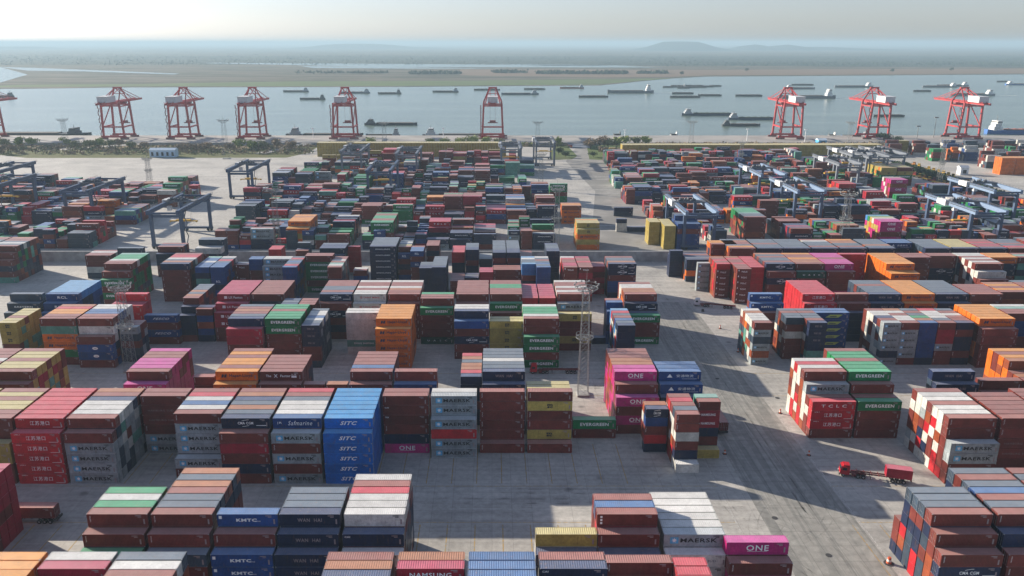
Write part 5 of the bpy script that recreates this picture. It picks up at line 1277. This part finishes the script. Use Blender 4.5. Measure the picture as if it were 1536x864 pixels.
shed(1440, 1452, 262.5, 6, 6, WBOX, "small white hut against the hedge at the far right", mat("roof_grey", (.5,.5,.5), .5), 1)
shed(1228, 1240, 216, 10, 4, mat("shed_bright_blue", (.05,.3,.55), .5), "small bright blue shed on the quay left of the middle right crane", MATS["shed_roof"], 1)
BOLW = mat("bollard_white", (.7,.68,.62), .5); BOLR = mat("bollard_red", (.5,.1,.04), .5)
def bollard(px, py, label, h=1.3, r=.32):
    X, Y = at(px, py); o = empty("bollard", (X, Y, 0)); tag(o, label, "bollard", "striped bollards at the corners of the paving")
    b = MB(); b.tube((0,0,0), (0,0,.12), r*1.9, n=14); b.build("base", CHS, parent=o)
    for k in range(3): m = MB(); m.tube((0,0,.12+k*h/3), (0,0,.12+(k+1)*h/3), r*(1-.12*k), r*(1-.12*(k+1)), n=14); m.build("stripe", BOLR if k != 1 else BOLW, parent=o)
bollard(1170, 620, "red and white bollard by the red and white chequered stack"); bollard(1213, 683, "bollard in the shade left of the red lorry"); bollard(1087, 681, "dark bollard in the shade by the mint-roofed stack", 1.1)
bollard(1333, 845, "stout bollard in the sun at the corner of the lower right stack", 1.4, .55); bollard(1080, 493, "white bollard in the sun left of the narrow chequered stack"); bollard(1107, 528, "bollard at the foot of the narrow chequered stack")
for px, py, l in ((1162, 777, "dark round manhole cover on the sunlit road, the upper one"), (1243, 833, "dark round manhole cover on the sunlit road, the lower one"), (1166, 597, "dark manhole cover left of the red and white stack"), (1054, 467, "dark drum-shaped lump on the road behind the white lorry"), (1076, 568, "dark manhole cover in the shade beside the blue stack"), (925, 345, "small dark box standing on the road beyond the wall")):
    X, Y = at(px, py); o = MB(); o.tube((0,0,0.004), (0,0,.05 if 'cover' in l else .9), .55, n=16); o.ring((0,0,.03), .62, .1, .06, 16)
    ob = o.build("manhole_cover" if 'cover' in l else "drum", mat("cast_iron", (.05,.05,.05), .7), loc=(X, Y, 0)); tag(ob, l, "manhole cover" if 'cover' in l else "drum")

# ------------------------------------------------------------ trees, hedge, reeds
LEAF = [mat("leaf_%s" % n_, c_, .8, var=.35, scale=.25, spec=.2) for n_, c_ in (("willow", (.21, .25, .07)), ("olive", (.19, .195, .10)), ("brown", (.27, .21, .145)), ("dark", (.035, .055, .025)))]
BARK = mat("bark", (.1,.08,.06), .9)
def leaf_cloud(rg, n, cx, cy, cz, rx, ry, rz, s):
    mb = MB(); lob = [(cx + rg.uniform(-.5,.5)*rx, cy + rg.uniform(-.5,.5)*ry, cz + rg.uniform(-.35,.45)*rz, rg.uniform(.35,.65)) for _ in range(9)]
    for _ in range(n):
        l = rg.choice(lob); v = Vector((rg.gauss(0,1), rg.gauss(0,1), rg.gauss(0,1))).normalized() * (rg.random() ** .4)
        p = Vector((l[0] + v.x*rx*l[3], l[1] + v.y*ry*l[3], l[2] + v.z*rz*l[3])); a = Vector((rg.gauss(0,1), rg.gauss(0,1), rg.gauss(0,1))).normalized(); b = a.orthogonal().normalized(); k = s * rg.uniform(.6, 1.4)
        mb.poly([p - a*k, p + b*k*.7, p + a*k, p - b*k*.6], [(0,1,2,3)])
    return mb
def tree(px, py, h, w, kind, label, group="trees and bushes along the river bank"):
    X, Y = at(px, py); rg = random.Random(int(px * 7 + py)); r = empty("tree", (X, Y, 0)); tag(r, label, "tree", group)
    t = MB(); t.tube((0,0,0), (0,0,h*.5), h*.035, h*.02, 6)
    for _ in range(5): a = rg.uniform(0, 6.28); t.tube((0,0,h*rg.uniform(.15,.4)), (math.cos(a)*w*.35, math.sin(a)*w*.35, h*rg.uniform(.55,.85)), h*.016, h*.006, 5)
    t.build("trunk", BARK, parent=r)
    leaf_cloud(rg, 420, 0, 0, h*.58, w*.5, w*.5, h*.42, h*.075).build("crown", LEAF[kind], parent=r)
tn = ["the left edge", "the slanting ramp at the left", "the blue cabin", "the third crane", "the fourth crane", "the middle crane", "the approach road", "the right of the approach road"]
tl = [(8,222,11,16,1,0),(28,221,12,15,0,0),(48,221,11,16,0,0),(2,231,10,14,2,0),(22,229,9,15,2,0),(98,219,10,14,0,1),(112,223,9,12,1,1),(135,224,11,16,1,1),(150,222,12,14,0,1),(165,223,10,16,1,1),(182,221,11,15,2,1),(198,224,9,16,1,1),
      (360,224,11,17,0,3),(378,225,11,14,0,3),(345,226,9,14,2,3),(395,224,10,13,1,3),(415,224,12,14,2,3),(438,225,11,12,2,3),(272,226,9,16,2,2),(290,226,9,14,2,2),(310,227,10,14,2,2),(218,224,9,14,2,2),
      (556,219,11,14,0,4),(645,219,9,12,0,5),(668,219,9,16,0,5),(690,219,10,15,0,5),(708,219,12,18,0,5),(728,219,11,16,0,5),(748,219,10,14,1,5),(836,220,12,13,0,6),(830,226,9,12,1,6),(838,232,8,12,3,6),(848,236,6,10,3,6),
      (886,224,13,18,2,7),(900,222,14,18,2,7),(912,223,12,15,1,7),(924,223,13,12,0,7),(905,232,9,13,2,7),(935,232,8,14,2,7),(938,219,13,17,0,7),(952,219,12,15,1,7),(968,219,12,17,0,7),(890,236,6,12,3,7),(1325,212,11,20,3,7),(1345,216,9,18,3,7)]
kn = ("fresh green", "dull olive", "bare brown", "dark green"); cnt = {}
for px, py, h, w, k, n_ in tl:
    place = tn[n_] if px < 1300 else "the far gantry cluster"
    tree(px, py, h, w, k, f"{kn[k]} tree near {place}", f"{kn[k]} trees near {place}")
def scatter(name, poly_px, n, hmin, hmax, mats_, label, cat, seed=1, s=.6):
    """a mass nobody could count: loose clumps over the area between pixel rows"""
    rg = random.Random(seed); mb = MB(); (xa, xb, ya, yb) = poly_px
    for _ in range(n):
        px, py = rg.uniform(xa, xb), rg.uniform(ya, yb); X, Y = at(px, py); h = rg.uniform(hmin, hmax); mb.cur = rg.randrange(len(mats_))
        for _ in range(9):
            p = Vector((X + rg.gauss(0, h*.5), Y + rg.gauss(0, h*.5), rg.uniform(.1, h))); a = Vector((rg.gauss(0,1), rg.gauss(0,1), rg.gauss(0,1.5))).normalized(); b = a.orthogonal().normalized(); k = h * rg.uniform(.2, .5)
            mb.poly([p - a*k, p + b*k*.6, p + a*k, p - b*k*.6], [(0,1,2,3)])
    o = mb.build(name, *mats_); tag(o, label, cat, kind="stuff"); return o
scatter("undergrowth", (-20, 470, 219, 232), 700, 1.5, 3.5, [LEAF[1], LEAF[2], LEAF[2]], "brown and olive scrub between the empty paving and the quay", "scrub", 2)
scatter("undergrowth", (480, 850, 217.2, 219), 260, 2, 4, [LEAF[1], LEAF[2], LEAF[0]], "low scrub in front of the quay behind the long mustard rows", "scrub", 3)
scatter("reeds", (955, 1330, 217.0, 219.2), 320, 2, 3.5, [LEAF[2], mat("reed_tan", (.26,.2,.12), .9)], "tan reeds between the quay and the right mustard rows", "reeds", 4)
hg = MB(); rg = random.Random(8); h0 = Vector(at(1345, 250)); h1 = Vector(at(1505, 300))
for _ in range(6500):
    t = rg.random(); p2 = h0.lerp(h1, t); p = Vector((p2.x + rg.uniform(-6, 6), p2.y + rg.uniform(-4, 4), rg.uniform(0, 5.0))); a = Vector((rg.gauss(0,1), rg.gauss(0,1), rg.gauss(0,1))).normalized(); b = a.orthogonal().normalized(); k = rg.uniform(.5, 1.1)
    hg.poly([p - a*k, p + b*k, p + a*k, p - b*k], [(0,1,2,3)])
tag(hg.build("hedge", LEAF[3]), "long dark green hedge running slantwise behind the yellow tractors at the far right", "hedge")
# far woods on the other bank
def woods(xa, xb, py, h, n, label, seed, sp=.5):
    rg = random.Random(seed); mb = MB()
    for _ in range(n):
        px = rg.uniform(xa, xb); X, Y = at(px, py + rg.uniform(-sp, sp), WZ); hh = h * rg.uniform(.6, 1.1)
        for _ in range(5):
            p = Vector((X + rg.gauss(0, hh*(.4 if sp < 1 else 6)), Y + rg.gauss(0, hh), WZ + rg.uniform(.1, 1) * hh)); a = Vector((rg.gauss(0,1), rg.gauss(0,1), rg.gauss(0,1))).normalized(); b = a.orthogonal().normalized(); k = hh * rg.uniform(.25, .5)
            mb.poly([p - a*k, p + b*k, p + a*k, p - b*k], [(0,1,2,3)])
    tag(mb.build("far_woods", LEAF[3]), label, "woods", kind="stuff")
woods(805, 940, 111, 12, 260, "long belt of trees on the far bank at the centre", 1); woods(955, 1001, 110.5, 11, 90, "short belt of trees on the far bank right of the long one", 2)
woods(615, 690, 111, 11, 130, "belt of trees on the far bank left of centre", 3); woods(445, 580, 110, 9, 120, "sparse trees on the far bank above the third and fourth cranes", 4); woods(740, 790, 109.5, 12, 70, "clump of trees at the left end of the long belt", 6)
woods(-50, 1560, 90, 9, 1500, "distant hazy trees across the plain", 5, 8); woods(1000, 1560, 97, 8, 500, "hazy belt of trees behind the sand flat", 7, 3)
for px, py in ((1022, 113.5), (1120, 108), (1427, 107), (1338, 109)): tree(px, py, 16, 16, 3, "lone dark tree on the pale flat of the far bank", "lone trees on the far flat")
# ------------------------------------------------------------ the hazy air over river and plain
hz = bpy.data.materials.new("haze_air"); hz.use_nodes = True; t = hz.node_tree; t.nodes.clear()
pv = t.nodes.new("ShaderNodeVolumePrincipled"); pv.inputs["Density"].default_value = HAZE_DENSITY; pv.inputs["Anisotropy"].default_value = 0.1
pv.inputs["Color"].default_value = (0.42, 0.58, 0.69, 1)
mo_ = t.nodes.new("ShaderNodeOutputMaterial"); t.links.new(pv.outputs[0], mo_.inputs["Volume"])
hb = MB(); hb.box(-62000, 62000, -450, 62000, WZ - 2.2, 150)
o = hb.build("haze", hz); tag(o, kind="stuff")
